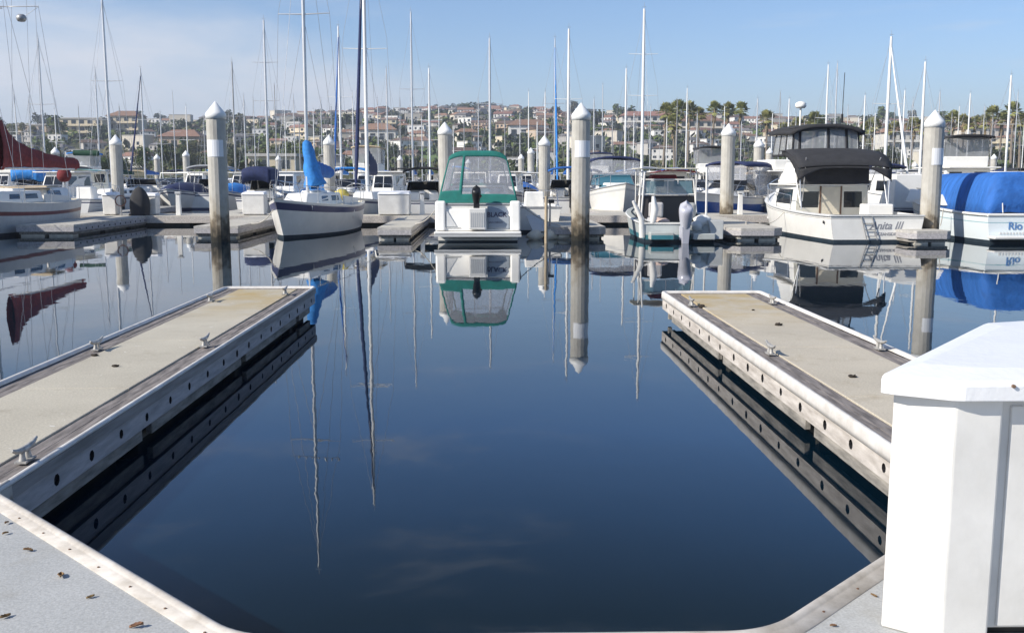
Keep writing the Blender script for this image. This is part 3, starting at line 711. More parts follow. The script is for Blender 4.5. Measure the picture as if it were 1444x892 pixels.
BATCH = {'n': 0}
def sailboat(X, Y, rz=0.0, L=8.5, mast_h=11.0, mast_r=0.07, hullm=None, stripe=None, cover=None, jib=None, lean=0.0, label=None, look=None, px=None, mastm=None,
             boom=True, spread=1, B=None, fb=1.15, fs=0.95, bands=None, cabm=None, boom_z=None, cover_h=.42, rig=True, antenna=False, cover_mat2=None, group='sailboats berthed in the marina', det=False, bow_neg=False, stripe2=None, mast_y=.06):
    B = B or L * .31
    t = thing('sailboat', (X, Y, 0), rz, label, 'sailboat', group)
    if look: later(t, look, px)
    H = Hull(L, B, fs, fb, tw=.72, tm=.42, p=1.9, rake=L * .1, wl=.80)
    mats = [hullm or white, stripe or navy, bottomp, stripe2 or stripe or navy]
    H.build(t, mats, bands or [(1.0, .90, 0), (.90, .82, 1), (.82, .12, 0), (.12, .0, 3), (0, -.5, 2)], deckm=cream if det else white, n=16 if det else 9, rub=None)
    cz = H.sheer(.55); cm = cabm or whiteb
    wins = [(1, .1, .32, .35, .75), (1, .42, .6, .35, .75), (3, .4, .58, .35, .75), (3, .68, .9, .35, .75)]
    cb = cabin(t, -L * .16, L * .27, B * .31, cz - .02, cz + .42, .55, .08, .10, cm, wfront=B * .17, wins=wins)
    if det:
        e = MB(); e.hexa(*frustum(-L * .10, L * .0, B * .14, cz + .42, cz + .50, .03, .03, .03)); e.build('hatch', cm, t, bevel=.02)
    # coaming behind
    for s in (-1, 1):
      e = MB(); e.hexa([(s * B * .30 - .04, -L * .42, cz - .05), (s * B * .30 + .04, -L * .42, cz - .05), (s * B * .31 + .04, -L * .16, cz - .05), (s * B * .31 - .04, -L * .16, cz - .05)],
                             [(s * B * .30 - .03, -L * .42, cz + .16), (s * B * .30 + .03, -L * .42, cz + .16), (s * B * .31 + .03, -L * .16, cz + .3), (s * B * .31 - .03, -L * .16, cz + .3)])
      e.build('cockpit_coaming', white, t)
    my = L * mast_y; mm = mastm or alu; dx = math.sin(lean) * mast_h
    base = Vector((0, my, cz + .40)); top = Vector((dx, my - .01 * mast_h, mast_h))
    def mp(f): return base.lerp(top, f)
    e = MB(); e.tube([base, mp(.7), top], [mast_r, mast_r * .95, mast_r * .7], 8); mo = e.build('mast', mm, t)
    if spread:
        e = MB()
        for k in range(spread):
            f = (.52, .75)[k] if spread == 2 else .56
            p = mp(f); sp = B * .34
            e.tube([p + Vector((-sp, -.05, .03)), p, p + Vector((sp, -.05, .03))], [.016, .025, .016], 6)
        e.build('spreader', mm, mo)
    e = MB(); p = mp(1); e.tube([p, p + Vector((0, 0, .35))], .010, 5); e.box(p.x - .12, p.x + .12, p.y - .008, p.y + .008, p.z + .1, p.z + .12); e.build('mast_head', wire, mo)
    if rig:
        wr = .0075
        bowp = Vector((0, H.y(1) - .1, H.sheer(1))); st = Vector((0, H.y(0), H.sheer(0)))
        for nm, a, c in (('forestay', mp(.97), bowp), ('backstay', mp(1), st)):
            e = MB(); e.tube([a, c], wr, 4, caps=False); e.build(nm, wire, t)
        for s in (-1, 1):
            e = MB(); sp = mp(.56) + Vector((s * B * .34, -.05, .03)); ch = Vector((s * B * .46, my - .1, cz))
            if spread: e.tube([mp(.97), sp, ch], wr, 4, caps=False)
            e.tube([mp(.55), ch + Vector((0, .25, 0))], wr, 4, caps=False); e.build('shroud', wire, t)
    if jib:
        bowp = Vector((0, H.y(1) - .12, H.sheer(1) + .35)); e = MB(); a = mp(.94)
        e.tube([bowp, bowp.lerp(a, .12), bowp.lerp(a, .5), a], [.05, .085, .07, .03], 8); e.build('furled_jib', jib, t)
    if boom:
        bz = boom_z or (cz + 1.25); bl = L * .38; b0 = Vector((dx * .1, my - .08, bz)); b1 = b0 + Vector((0, -bl, -.05))
        e = MB(); e.tube([b0, b1], .05, 6); e.build('boom', mm, t)
        if cover:
            e = MB(); jr = random.Random(int(abs(X) * 97))
            def fn(u, v, b0=b0, b1=b1):
                a = u * 2 * math.pi; c = b0.lerp(b1, v * 1.02)
                hh = cover_h * (1 - .45 * v) + .5 * cover_h * max(0, 1 - v * 9); rr = .13 * (1 - .35 * v)
                k = 1 + .12 * math.sin(v * 26 + math.sin(a) * 2)
                sz = math.sin(a); return (c.x + math.cos(a) * rr * k * (1.15 if sz < 0 else .75), c.y, c.z + (sz * hh * .5 + hh * .42) * (1 + .05 * math.sin(v * 31)))
            e.grid(fn, 10, 22); e.build('sail_cover', cover, t)
    # pulpit, pushpit and lifelines
    z = H.sheer(1); pl = []
    for s in (-1, 1):
        pl.append([(s * H.half(.86), H.y(.86), H.sheer(.86)), (s * H.half(.88), H.y(.88), H.sheer(.88) + .55), (s * .1, H.y(1) + .02, z + .6), (0, H.y(1) + .04, z + .6)])
        if det:
            ss = [(s * (H.half(q) - .05), H.y(q), H.sheer(q) + .55) for q in (0.02, .2, .4, .6, .75, .88)]; pl.append(ss)
            for q in (.02, .2, .4, .6, .75): pl.append([(s * (H.half(q) - .05), H.y(q), H.sheer(q)), (s * (H.half(q) - .05), H.y(q), H.sheer(q) + .55)])
    pl.append([(-H.half(0.02) + .05, H.y(.02), H.sheer(0) + .55), (H.half(.02) - .05, H.y(.02), H.sheer(0) + .55)])
    rails(t, pl, .012 if det else .016, steel, 'pulpit_rail')
    return t, H, mp

def motorboat(X, Y, rz, L=7.5, B=2.7, fb=1.3, fs=1.0, kind='express', canvas=None, stripe=None, look=None, px=None, label=None, hullm=None, glass=None, group='motorboats berthed in the marina', arch=False, ob=None, bands=None, vin=None, val=.10, zt=0.0):
    t = thing('motorboat', (X, Y, 0), rz, label, 'motorboat', group)
    if look: later(t, look, px)
    H = Hull(L, B, fs, fb, tw=.9, tm=.5, p=2.6, rake=L * .12, wl=.78)
    mats = [hullm or white, stripe or navy, bottomp]
    H.build(t, mats, bands or [(1.0, .86, 0), (.86, .80, 1), (.80, .1, 0), (.1, 0, 1), (0, -.4, 2)], drop=lambda q: .45 if q < .38 and kind != 'covered' else .05, n=12, rub=greyc, rubw_=.025, deckm=whiteb)
    cz = H.sheer(.6)
    gl = glass or dglass
    if kind in ('express', 'bimini', 'cuddy'):
        cabin(t, L * .02, L * .36, B * .36, cz, cz + .42, L * .14, .0, .16, whiteb, wfront=B * .16, wins=[(3, .35, .75, .35, .7), (1, .25, .65, .35, .7)], gm=gl, bevel=.08)
        b, tp = frustum(-L * .10, L * .12, B * .37, cz + .30, cz + .85, L * .1, 0, .12, B * .3)
        e = MB(); 
        for k in (1, 2, 3): panel(e, *face(b, tp, k), 0, 1, 0, 1, .012)
        ws = e.build('windshield', gl, t)
        e = MB(); 
        for i in (1, 2, 3, 0): e.tube([tp[i], tp[(i + 1) % 4]] if i != 0 else [b[2], tp[2]], .02, 6)
        e.tube([b[3], tp[3]], .02, 6); e.tube([b[1], tp[1]], .02, 6); e.tube([b[0], tp[0]], .02, 6)
        e.build('windshield_frame', steel, ws)
        e = MB(); 
        for s in (-1, 1): e = MB(); e.box(s * .45 - .22, s * .45 + .22, -L * .18, -L * .10, cz - .45, cz + .35); e.build('seat', white, t, bevel=.06)
        if canvas: 
            arch_canopy(t, -L * .30, L * .06, B * .42, cz + .1, (cz + 1.75 if L > 7 else cz + 1.55) + zt, canvas, sag=.18, valance=val)
            if vin:
                z1 = (cz + 1.55 if L > 7 else cz + 1.35); e = MB()
                for s in (-1, 1): e.add([(s * B * .41, -L * .29, cz + .1), (s * B * .41, L * .05, cz + .7), (s * B * .41, L * .05, z1), (s * B * .41, -L * .29, z1)], [(0, 1, 2, 3)])
                for yy, za in ((-L * .29, cz + .05), (L * .06, cz + .8)): e.add([(-B * .41, yy, za), (B * .41, yy, za), (B * .41, yy, z1), (-B * .41, yy, z1)], [(0, 1, 2, 3)])
                e.build('clear_curtain', vinyl, t)
    if kind == 'fly' or kind == 'cabin':
        wz = cz + 1.25
        cabin(t, -L * .16, L * .27, B * .38, cz - .03, wz, .7, 0, .12, whiteb, wfront=B * .22, wins=[(0, .08, .36, .45, .85), (0, .64, .92, .45, .85), (1, .08, .5, .45, .85), (1, .56, .85, .45, .85), (3, .15, .44, .45, .85), (3, .5, .92, .45, .85), (2, .06, .48, .4, .85), (2, .52, .94, .4, .85)], gm=gl)
        e = MB(); e.box(-B * .40, B * .40, -L * .24, L * .20, wz + .001, wz + .07); e.build('cabin_roof', whiteb, t, bevel=.03)
        if kind == 'fly':
            e = MB(); b, tp = frustum(-L * .14, L * .12, B * .34, wz + .07, wz + .62, -.1, 0, -.03, B * .26); e.hexa(b, tp); e.build('flybridge', whiteb, t, bevel=.06)
            if canvas:
                arch_canopy(t, -L * .18, L * .12, B * .36, wz + .5, wz + 1.75, canvas, sag=.1, valance=.1)
                e = MB()
                for yy in (-L * .13, L * .12): e.add([(-B * .34, yy, wz + .6), (B * .34, yy, wz + .6), (B * .34, yy, wz + 1.6), (-B * .34, yy, wz + 1.6)], [(0, 1, 2, 3)])
                for s in (-1, 1): e.add([(s * B * .35, -L * .13, wz + .6), (s * B * .33, L * .12, wz + .6), (s * B * .33, L * .12, wz + 1.6), (s * B * .35, -L * .13, wz + 1.6)], [(0, 1, 2, 3)])
                e.build('clear_curtain', smoke_v, t)
        elif canvas:
            arch_canopy(t, -L * .46, -L * .2, B * .4, cz + .2, wz + .1, canvas, sag=.1)
    if kind == 'covered':
        e = MB(); n = 14
        def fn(u, v):
            tt = .02 + .93 * v; a = (u - .5) * 2; h = H.half(tt) + .02; z = H.sheer(tt); hh = .75 * math.sin(math.pi * min(1, .12 + v * .86)) ** .6
            return (a * h, H.y(tt), z - .06 + hh * (1 - abs(a) ** 1.9) + .03 * math.sin(v * 30 + a * 5))
        e.grid(fn, 12, 18); e.build('boat_cover', canvas or bluec, t, solid=.02)
    if kind == 'open':
        e = MB(); e.hexa(*frustum(-L * .08, L * .08, .42, cz - .5, cz + .55, .15, 0, .06)); e.build('console', whiteb, t, bevel=.05)
        if canvas: arch_canopy(t, -L * .2, L * .14, B * .33, cz - .3, cz + 1.6, canvas, sag=.06, valance=.05)
    if arch:
        rails(t, [[(-B * .42, -L * .22, cz), (-B * .38, -L * .26, cz + 1.25), (B * .38, -L * .26, cz + 1.25), (B * .42, -L * .22, cz)]], .05, whiteb, 'radar_arch')
    pr = []
    for s in (-1, 1):
        pr.append([(s * (H.half(q) - .05), H.y(q) - .02, H.sheer(q) + .02 + (.5 if q > .56 else 0)) for q in (.5, .6, .7, .8, .9, .97)] + [(0, H.y(1) - .02, H.sheer(1) + .52)])
        for q in (.6, .75, .9): pr.append([(s * (H.half(q) - .05), H.y(q) - .02, H.sheer(q)), (s * (H.half(q) - .05), H.y(q) - .02, H.sheer(q) + .52)])
    rails(t, pr, .014, steel, 'bow_rail')
    if ob: outboard(t, 0, -L / 2 - .22, H.sheer(0) - .15, 1.1, ob)
    return t, H

# ------------------------------------------------------------------ pilings
def piling(px, py_top, H=None, Y=None, r=0.30, band=False, label=None, look=None, dome=False, post=False, bshift=0.0):
    if Y is None: Y = (H - EYE) * FPX / (HZ - py_top)
    X, Z = XZ(px, py_top, Y)
    t = thing('piling', (X, Y, 0), rnd.uniform(0, 1), label, 'piling', 'concrete pilings of the marina')
    t.rotation_euler[0] = rnd.uniform(-.006, .006); t.rotation_euler[1] = rnd.uniform(-.006, .006)
    if look: later(t, look, px)
    hh = Z - r * 1.65; n = 16
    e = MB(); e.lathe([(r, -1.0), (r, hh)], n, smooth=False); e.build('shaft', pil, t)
    e = MB(); e.lathe([(r * 1.0, hh - .05), (r * 1.05, hh - .05), (r * 1.05, hh + r * .36), (r * .97, hh + r * .5), (r * .05, Z), (0.001, Z)], 20); e.build('cap', capm, t)
    if band:
        e = MB()
        zb_ = hh - 1.22; ang = R(-105) + bshift - t.rotation_euler[2]
        e.grid(lambda u, v: ((r + .006) * math.cos(ang + (u - .5) * 1.9 + .25), (r + .006) * math.sin(ang + (u - .5) * 1.9 + .25), zb_ + v * .52), 8, 1, smooth=False); e.build('reflective_band', bandm, t, solid=.006)
    return t, X, Y
# ------------------------------------------------------------------ far side docks (first row)
palef = mat('pale_float', (.40, .38, .32), .8, scale=4, col2=(.58, .55, .48))
def simple_finger(x0, x1, y0, y1, label, bevel_head=0.0, rev=False, holes_side=None, cl=(), m=None):
    """finger whose free head is at y0 (towards the camera)"""
    t = thing('finger_dock', ((x0 + x1) / 2, y0, 0), 0, label, 'floating dock', None); cx_ = (x0 + x1) / 2
    def B(mb, name, m, **k): o = mb.build(name, m, t, **k); o.location = (-cx_, -y0, 0); return o
    c = bevel_head
    out = [(x0 + c, y0), (x1 - c, y0), (x1, y0 + c), (x1, y1), (x0, y1), (x0, y0 + c)] if c else [(x0, y0), (x1, y0), (x1, y1), (x0, y1)]
    e = MB(); e.prism([(x * .985 + cx_ * .015, y + .05 if y < y1 else y) for x, y in out], .22, .40); B(e, 'concrete_deck', deckf, bevel=.01)
    e = MB(); e.prism(out, .165, .335); B(e, 'waler', timber, bevel=.01)
    e = MB(); e.prism([(x * .95 + cx_ * .05, y + .10 if y < y1 else y) for x, y in out], .07, .16); B(e, 'lower_waler', timberl)
    w3 = (x1 - x0); e = MB(); e.box(x0 + .10 + c * .5, x0 + w3 * .46, y0 + .12, y0 + .6, -.1, .12); B(e, 'head_float', palef); e = MB(); e.box(x0 + w3 * .54, x1 - .10 - c * .5, y0 + .12, y0 + .6, -.1, .12); B(e, 'head_float', palef)
    e = MB(); e.prism(out, .336, .412); e2 = B(e, 'rub_rail', mat('weathered_rub_rail', (.35, .33, .30), .8, scale=5, col2=(.6, .57, .53)))
    # the rub rail is a frame: raise the deck sheet over its middle
    e = MB(); e.prism([(x * .93 + cx_ * .07, y + .14 if y < y1 else y) for x, y in out], .40, .417); B(e, 'deck_sheet', deckf)
    if holes_side:
        e = MB(); xx = x0 if holes_side < 0 else x1
        y = y0 + .5
        while y < y1: e = MB(); e.tube([(xx - .02 * holes_side, y, .25), (xx + .012 * holes_side, y, .25)], .035, 8); y += .55; B(e, 'bolt', hole)
    e = MB(); y = y0 + .4
    while y < y1 - 1: e.box(x0 + .12, x1 - .12, y, y + 2.2, -.2, .16); y += 2.7
    B(e, 'float', floatm)
    for px_, py_ in cl:
        a, c_ = G(px_, py_, .42); o = cleat(t, 0, 0, 1.1); o.location = (a - cx_, c_ - y0, 0)
    return t
def head(px0, px1, py, z=.41):
    a = G(px0, py, z); c = G(px1, py, z); return a[0], c[0], a[1]
WY0, WY1 = 42.0, 44.6
a0, a1, ay = head(22, 103, 317)
simple_finger(a0, a1, ay, WY0 - .01, 'weathered finger dock beside the maroon-covered sailboat, row of bolts along its side', .0, holes_side=1)
b0, b1, by = head(273, 331, 319)
simple_finger(b0, b1 + .1, by, WY0 - .01, 'short weathered dock head round the tall left piling', .0)
c0, c1, cy_ = head(532, 580, 321)
simple_finger(c0, c1, cy_, WY0 - .01, 'narrow finger dock in front of the large white box, left of the teal canopy', .0, holes_side=1)
d0, d1, dy = head(786, 855, 320)
simple_finger(d0 - .3, d1, dy - .1, WY0 - .01, 'dock head round the tallest central piling', .25)
e0, e1, ey = head(1030, 1108, 322)
simple_finger(e0, e1, ey, WY0 - .01, 'angled dock head between the skiff and the black-canopy cruiser', .35, cl=((1052, 316),))
f0, f1, fy_ = head(1284, 1346, 326)
simple_finger(f0, f1, fy_, WY0 - .01, 'small dock head with white bumper round the right-hand piling', .2)
for x_, lb in ((-22.5, 'finger dock beyond the maroon-covered sailboat at far left'), (21.5, 'finger dock behind the blue-covered boat')):
    simple_finger(x_, x_ + 1.4, 33, WY0 - .01, lb)
# main walkway behind the first row and its next row of fingers
def far_walk(y0, y1, x0, x1, label):
    t = thing('marina_walkway', (0, y0, 0)); tag(t, label, 'walkway', kind='structure')
    def B(mb, name, m): o = mb.build(name, m, t); o.location = (0, -y0, 0)
    e = MB(); e.box(x0, x1, y0, y1, .20, .42); B(e, 'concrete_deck', deckf)
    e = MB(); e.box(x0, x1, y0 - .03, y0 - .002, .12, .40); e.box(x0, x1, y1 + .002, y1 + .03, .12, .40); B(e, 'waler', tanboard)
    e = MB(); x = x0
    while x < x1: e.box(x, x + 2.2, y0 + .2, y1 - .2, -.2, .199); x += 2.8
    B(e, 'float', floatm)
far_walk(WY0, WY1, -40, 40, 'long concrete walkway behind the first row of berths')
far_walk(98, 100.5, -80, 90, 'second concrete walkway deep in the marina')
gx = [-31, -24.5, -18.3, -12.5, -6.3, -.6, 5.0, 11.2, 17.4, 23.6, 30]
for i, x in enumerate(gx):
    t = simple_finger(x, x + 1.2, WY1 + .01, 55.5, None); t['group'] = 'finger docks behind the main walkway'; later(t, 'thin finger dock behind the long walkway', pxof(x, 50))
for i in range(-8, 9):
    x = i * 9.4 + 2; t = simple_finger(x, x + 1.3, 86, 97.99, None); t['group'] = 'finger docks of the distant row'; later(t, 'distant finger dock', pxof(x, 86))

# pilings
piling(303, 143, Y=31.9, r=.30, band=True, label='tall concrete piling with white cone cap and white band, left of the blue-striped sailboat')
piling(820, 145, Y=32.25, r=.30, band=True, bshift=.2, label='tallest piling near picture centre with white cone cap and white band')
piling(1320, 155, Y=31.6, r=.30, band=True, bshift=.45, label='tall banded piling at right, between the black-canopy cruiser and blue-covered boat')
piling(628, 172, Y=42.2 + .9, r=.30, label='pale unbanded piling directly behind the left edge of the teal canopy')
piling(1028, 174, Y=43.2, r=.295, label='pale unbanded piling just right of the outboard skiff')
piling(162, 190, Y=53.5, label='white-capped piling behind the dark dome and dock boxes at left')
piling(463, 190, Y=54.0, label='white-capped piling behind the blue-striped sailboat cabin')
piling(768, 191, Y=52.5, label='slimmer white-capped piling between the teal canopy and the tallest piling')
piling(1071, 195, Y=60, label='white-capped piling against the left flank of the black-canopy cruiser')
for px, pt, Y in ((262, 212, 84), (221, 217, 93), (749, 208, 82), (735, 217, 96), (564, 219, 99), (1402, 217, 95), (392, 219, 99), (77, 207, 72), (115, 227, 110), (1086, 208, 80), (660, 224, 105), (1180, 222, 98), (12, 232, 99), (505, 226, 110), (850, 226, 110), (1290, 228, 100), (53, 233, 100)):
    piling(px, pt, Y=Y, r=.28, look='small distant piling with white cap')

# ------------------------------------------------------------------ maroon-covered sailboat (far left)
mx_, my_ = G(-4, 333)
sbX = XX(3, 35.3); 
SX = -17.6
t, H, mp = sailboat(SX, 36.5, math.pi, L=9.0, B=2.8, mast_h=13.5, mast_r=.075, stripe=redp, fb=1.4, fs=1.15, cover=None, boom=False, det=True, mastm=alu, spread=1, mast_y=.125,
                    bands=[(1, .72, 0), (.72, .60, 1), (.60, .10, 0), (.10, 0, 2), (0, -.4, 2)], label='white sailboat with maroon stripe and maroon sail cover at the far left', hullm=greyh)
def ysol(px, py):
    r_ = ray(px, py); return SX * r_[1] / r_[0]
E = MB()
# the cover drapes from the mast, sagging aft along the boom (world coordinates -> local of t: bow is -X in world)
def loc_pt(px, py, Y): 
    x, z = XZ(px, py, Y); return Vector((x, Y, z))
tw_ = Matrix.Translation(t.location) @ Matrix.Rotation(math.pi, 4, 'Z'); twi = tw_.inverted()
CT = [(-2, 168, 236), (6, 170, 237), (12, 184, 238), (22, 196, 236), (38, 206, 236), (60, 214, 237), (82, 220, 238), (106, 223, 239), (109, 225, 238)]
def cov(u, v):
    k = v * (len(CT) - 1); i = min(len(CT) - 2, int(k)); f = k - i; a, c = CT[i], CT[i + 1]
    px = a[0] + (c[0] - a[0]) * f; tp = a[1] + (c[1] - a[1]) * f; bt = a[2] + (c[2] - a[2]) * f
    if v < .14: bt = 240
    an = u * 2 * math.pi; s_ = math.sin(an); c_ = math.cos(an)
    Yc = ysol(px, (tp + bt) / 2); x, z = XZ(px, (tp + bt) / 2 + (bt - tp) / 2 * -s_, Yc); th = .16 * (1 - .4 * v) * (1 + .15 * math.sin(v * 40))
    th = th * (1 - .5 * max(0, s_)); return twi @ Vector((SX + c_ * th, Yc, z + .02 * math.sin(v * 50 + 3 * s_)))
E.grid(cov, 14, 40); E.build('sail_cover', redc, t)
Y3 = ysol(3, 237); Y104 = ysol(104, 238)
bm0 = twi @ loc_pt(3, 237, Y3); bm1 = twi @ loc_pt(104, 238, Y104)
E = MB(); E.tube([bm0, bm1], .055, 8); E.build('boom', alu, t)
E = MB(); E.tube([twi @ loc_pt(3, 12, Y3), twi @ loc_pt(-46, 10, Y3), twi @ loc_pt(54, 9, Y3)], .02, 6); E.build('upper_spreader', alu, t)
E = MB(); q = twi @ loc_pt(30, 26, Y3); E.lathe([(0.001, -.13), (.12, -.11), (.17, -.03), (.17, .05), (.10, .13), (.001, .14)], 14); o = E.build('radar_reflector', alud, t); o.location = q
E = MB()
for px in (46, 62, 18): E.tube([twi @ loc_pt(px, 250, Y3), twi @ loc_pt(px * .6 + 4, -160, Y3)], .007, 4)
E.tube([q, twi @ loc_pt(54, 10, Y3)], .008, 4); E.tube([twi @ loc_pt(54, 9, Y3), twi @ loc_pt(96, 250, Y3)], .008, 4)
E.build('halyard', wire, t)
# deck items
cabin(t, -4.2, -1.7, 0.8, 1.2, 1.62, .2, .2, .15, white, wins=[(3, .35, .6, .3, .75), (3, .1, .28, .3, .75), (1, .35, .6, .3, .75)], name='aft_cabin')
E = MB(); E.hexa([(-1.0, -2.6, 1.62), (1.0, -2.6, 1.62), (1.0, -1.6, 1.62), (-1.0, -1.6, 1.62)], [(-.9, -2.5, 1.70), (.9, -2.5, 1.70), (.9, -1.7, 1.70), (-.9, -1.7, 1.70)]); E.build('companion_hatch', tanc, t)

# ------------------------------------------------------------------ blue-striped sailboat
bl = 7.6; ang = math.atan2(-.95, 7.5)
t, H, mp = sailboat(-6.5, 36.5, math.pi - R(7.8), L=bl, B=2.75, mast_h=12.6, mast_r=.068, fb=1.33, fs=1.08, stripe=mat('stripe_slate_blue', (.035, .045, .13), .35), stripe2=bottomp, cover=None, boom=False, det=True, mast_y=.05, jib=None,
                    bands=[(1, .93, 0), (.93, .74, 1), (.74, .08, 0), (.08, 0, 2), (0, -.4, 2)], label='white sailboat with dark blue sheer stripe and bright blue mast cover, bow towards us', hullm=white)
# bright blue cover hanging at the mast, boom raised aft
zc = H.sheer(.55)
E = MB(); my2 = bl * .05
def bcov(u, v):
    a = u * 2 * math.pi; z = 1.72 + v * 1.62; back = .8 * (1 - v) + .1
    w_ = (.40 - .25 * v ** .8) * (1 + .10 * math.sin(v * 17 + a * 2)) * (1 if 0 < v < 1 else .2); c_, s_ = math.cos(a), math.sin(a)
    return (c_ * w_ - .17 * (1 - v), my2 + .05 - (back * .5) + s_ * (back * .5 + .05), z - .12 * (c_ > .3) * (1 - v))
E.grid(bcov, 18, 22); E.build('sail_cover', bluec2, t)
E = MB()
def bcov2(u, v):
    a = u * 2 * math.pi; y = my2 - .4 - v * 2.0; z = 2.35 - .15 * v; return (math.cos(a) * .20 - .1, y, z + math.sin(a) * (.30 - .08 * v) * (1 + .1 * math.sin(v * 30)))
E.grid(bcov2, 10, 14); E.build('boom_cover', bluec, t)
E = MB(); E.tube([(0, my2, 2.15), (0, my2 - 2.9, 2.15)], .045, 6); E.build('boom', alu, t)
E = MB(); E.tube([(-.9, my2, 8.3), (.9, my2, 8.3)], .012, 6)
for i in range(7): E.lathe([(.001, 8.3), (.03, 8.32), (.03, 8.38), (.001, 8.4)], 6, 0, (-.9 + i * .25, my2))
E.build('masthead_wires', wire, t)
text_part('Camille', .20, t, (H.pt(.80, .83, -1)[0] - .02, H.pt(.80, .83, -1)[1], H.sheer(.8) * .80), (R(90), 0, R(-73)), whiteb, shear=.3)
E = MB(); E.blob((-.3, -2.9, 1.35), (.3, .25, .22), 10, 6, seed=3, rough=.4); E.build('yellow_bag', yelp, t)
E = MB(); E.blob((.25, -2.6, 1.33), (.3, .25, .2), 10, 6, seed=5, rough=.4); E.build('white_cushion', whiteb, t)
fender(t, -1.22, -1.0, .75); 

# ------------------------------------------------------------------ teal canopy cruiser
tc_ = thing('cabin_cruiser', (XX(675, 31.6) - .03, 31.6, 0), 0, 'white cabin cruiser seen from astern under a teal canvas enclosure', 'cabin cruiser')
tl = 8.2; H = Hull(tl, 2.78, 1.22, 1.35, tw=.97, tm=.5, p=2.4, rake=1, wl=.93)
off = tl / 2
def shift(o): o.location = (o.location.x, o.location.y + off, o.location.z)
H.build(tc_, [whiteb, mat('grey_stripe', (.35, .35, .36), .4), bottomp], [(1, .30, 0), (.30, .24, 1), (.24, .04, 0), (.04, 0, 2), (0, -.3, 2)], drop=lambda q: .5 if q < .5 else .04, rub=greyc, rubw_=.03)
for o in tc_.children: shift(o)
E = MB(); E.box(-1.36, 1.36, -.62, -.03, .27, .36); E.build('swim_platform', white, tc_, bevel=.03)
E = MB(); E.box(-1.36, 1.36, -.61, -.59, .20, .268); E.build('platform_trim', greyh, tc_)
E = MB(); E.hexa([(-1.30, -.25, .37), (1.30, -.25, .37), (1.30, .0, .37), (-1.30, .0, .37)], [(-1.30, -.06, 1.05), (1.30, -.06, 1.05), (1.30, .0, 1.05), (-1.30, .0, 1.05)])
E.build('transom_moulding', whiteb, tc_, bevel=.03)
# sloping wings beside the transom
for s in (-1, 1):
    E = MB(); x0_ = s * 1.34; x1_ = s * 1.02
    E.hexa([(min(x0_, x1_), -.34, .37), (max(x0_, x1_), -.34, .37), (max(x0_, x1_), 0.01, .37), (min(x0_, x1_), 0.01, .37)], [(min(x0_, x1_), -.10, 1.30), (max(x0_, x1_), -.10, 1.30), (max(x0_, x1_), .01, 1.30), (min(x0_, x1_), .01, 1.30)])
    E.build('quarter_wing', whiteb, tc_, bevel=.09)
E = MB(); 
def oval(u, v): 
    a = (u - .5) * 2; x = .30 + .72 * u; z0_ = .42; z1_ = 1.12 - .32 * max(0, u) ** 2.2; z = z0_ + (z1_ - z0_) * v; return (x, -.262 + .19 * (z - .37) / .68 - .006, z)
E.grid(oval, 10, 8); E.build('grey_name_panel', mat('grey_panel', (.30, .33, .36), .4), tc_, solid=.01)
ra = math.atan2(.68, .19)
text_part('BLACK', .215, tc_, (.60, -.155, .80), (ra, 0, 0), textd, sx=.95)
text_part('SAN DIEGO', .085, tc_, (.56, -.207, .60), (ra, 0, 0), textd)
for z in (.55, .68):
    E = MB(); E.box(1.08, 1.17, -.33 + (z - .37) * .26, -.28 + (z - .37) * .26, z, z + .035); E.build('tail_light', blackp, tc_)
E = MB(); E.box(-1.0, -.55, -.262, -.20, .46, .48); E.hexa([(-1.0, -.25, .5), (-.66, -.25, .5), (-.66, -.2, .5), (-1.0, -.2, .5)], [(-1.0, -.13, .98), (-.97, -.13, .98), (-.97, -.1, .98), (-1., -.1, .98)])
E.build('boarding_gate', greyh, tc_)
E = MB(); E.box(-.28, .26, -.56, -.26, .42, 1.08); E.build('white_locker', white, tc_, bevel=.03)
E = MB(); 
for i in range(7): E.box(-.22 + i * .065, -.19 + i * .065, -.572, -.562, .50, .95)
E.build('locker_ribs', greyh, tc_)
outboard(tc_, -.04, -.30, 1.22, .72, blackp, name='kicker_motor')
E = MB(); E.blob((.04, -.42, 1.46), (.10, .1, .07), 8, 6, seed=2, rough=.5); E.build('orange_cap', rust, tc_)
# canopy
ZB, ZT = 1.17, 2.86
def cw(v): return 1.27 - .36 * v ** 1.15
def aft(u, v):
    a = (u - .5) * 2; zt_ = ZT - .17 * abs(a) ** 5; z = ZB + (zt_ - ZB) * v; 
    z -= (.20 * max(0, (-a - .35)) if v < .001 else 0)
    return (a * cw(v), .04 + .55 * v, z)
def pick(u, v):
    a = (u - .5) * 2
    if v > .885 or v < .20 + (.0 if a > -.5 else .06): return 0
    if a > .94 or a < -.95: return 0
    if -.50 < a < -.42: return 0
    return 1
E = MB(); E.grid(aft, 48, 30, pick=pick, want=0); 
def side(s):
    def fn(u, v):
        z = aft(1 if s > 0 else 0, v); y = z[1] + u * (3.3 - .9 * v); w_ = abs(z[0]) * (1 - .18 * u * u); return (s * w_, y, z[2] + .12 * u * (1 - v) * 2)
    return fn
def topf(u, v):
    p = aft(u, 1); y = p[1] + v * 2.4; return (p[0] * (1 - .15 * v * v), y, p[2] + .06 * math.sin(v * math.pi) - .02 * math.sin(v * 9.4) ** 2 - .06 * v)
pks = lambda u, v: 0 if (v > .88 or v < .2 or u < .05 or u > .93 or .46 < u < .5) else 1
for s in (-1, 1): E.grid(side(s), 24, 30, pick=pks, want=0)
E.grid(topf, 20, 12)
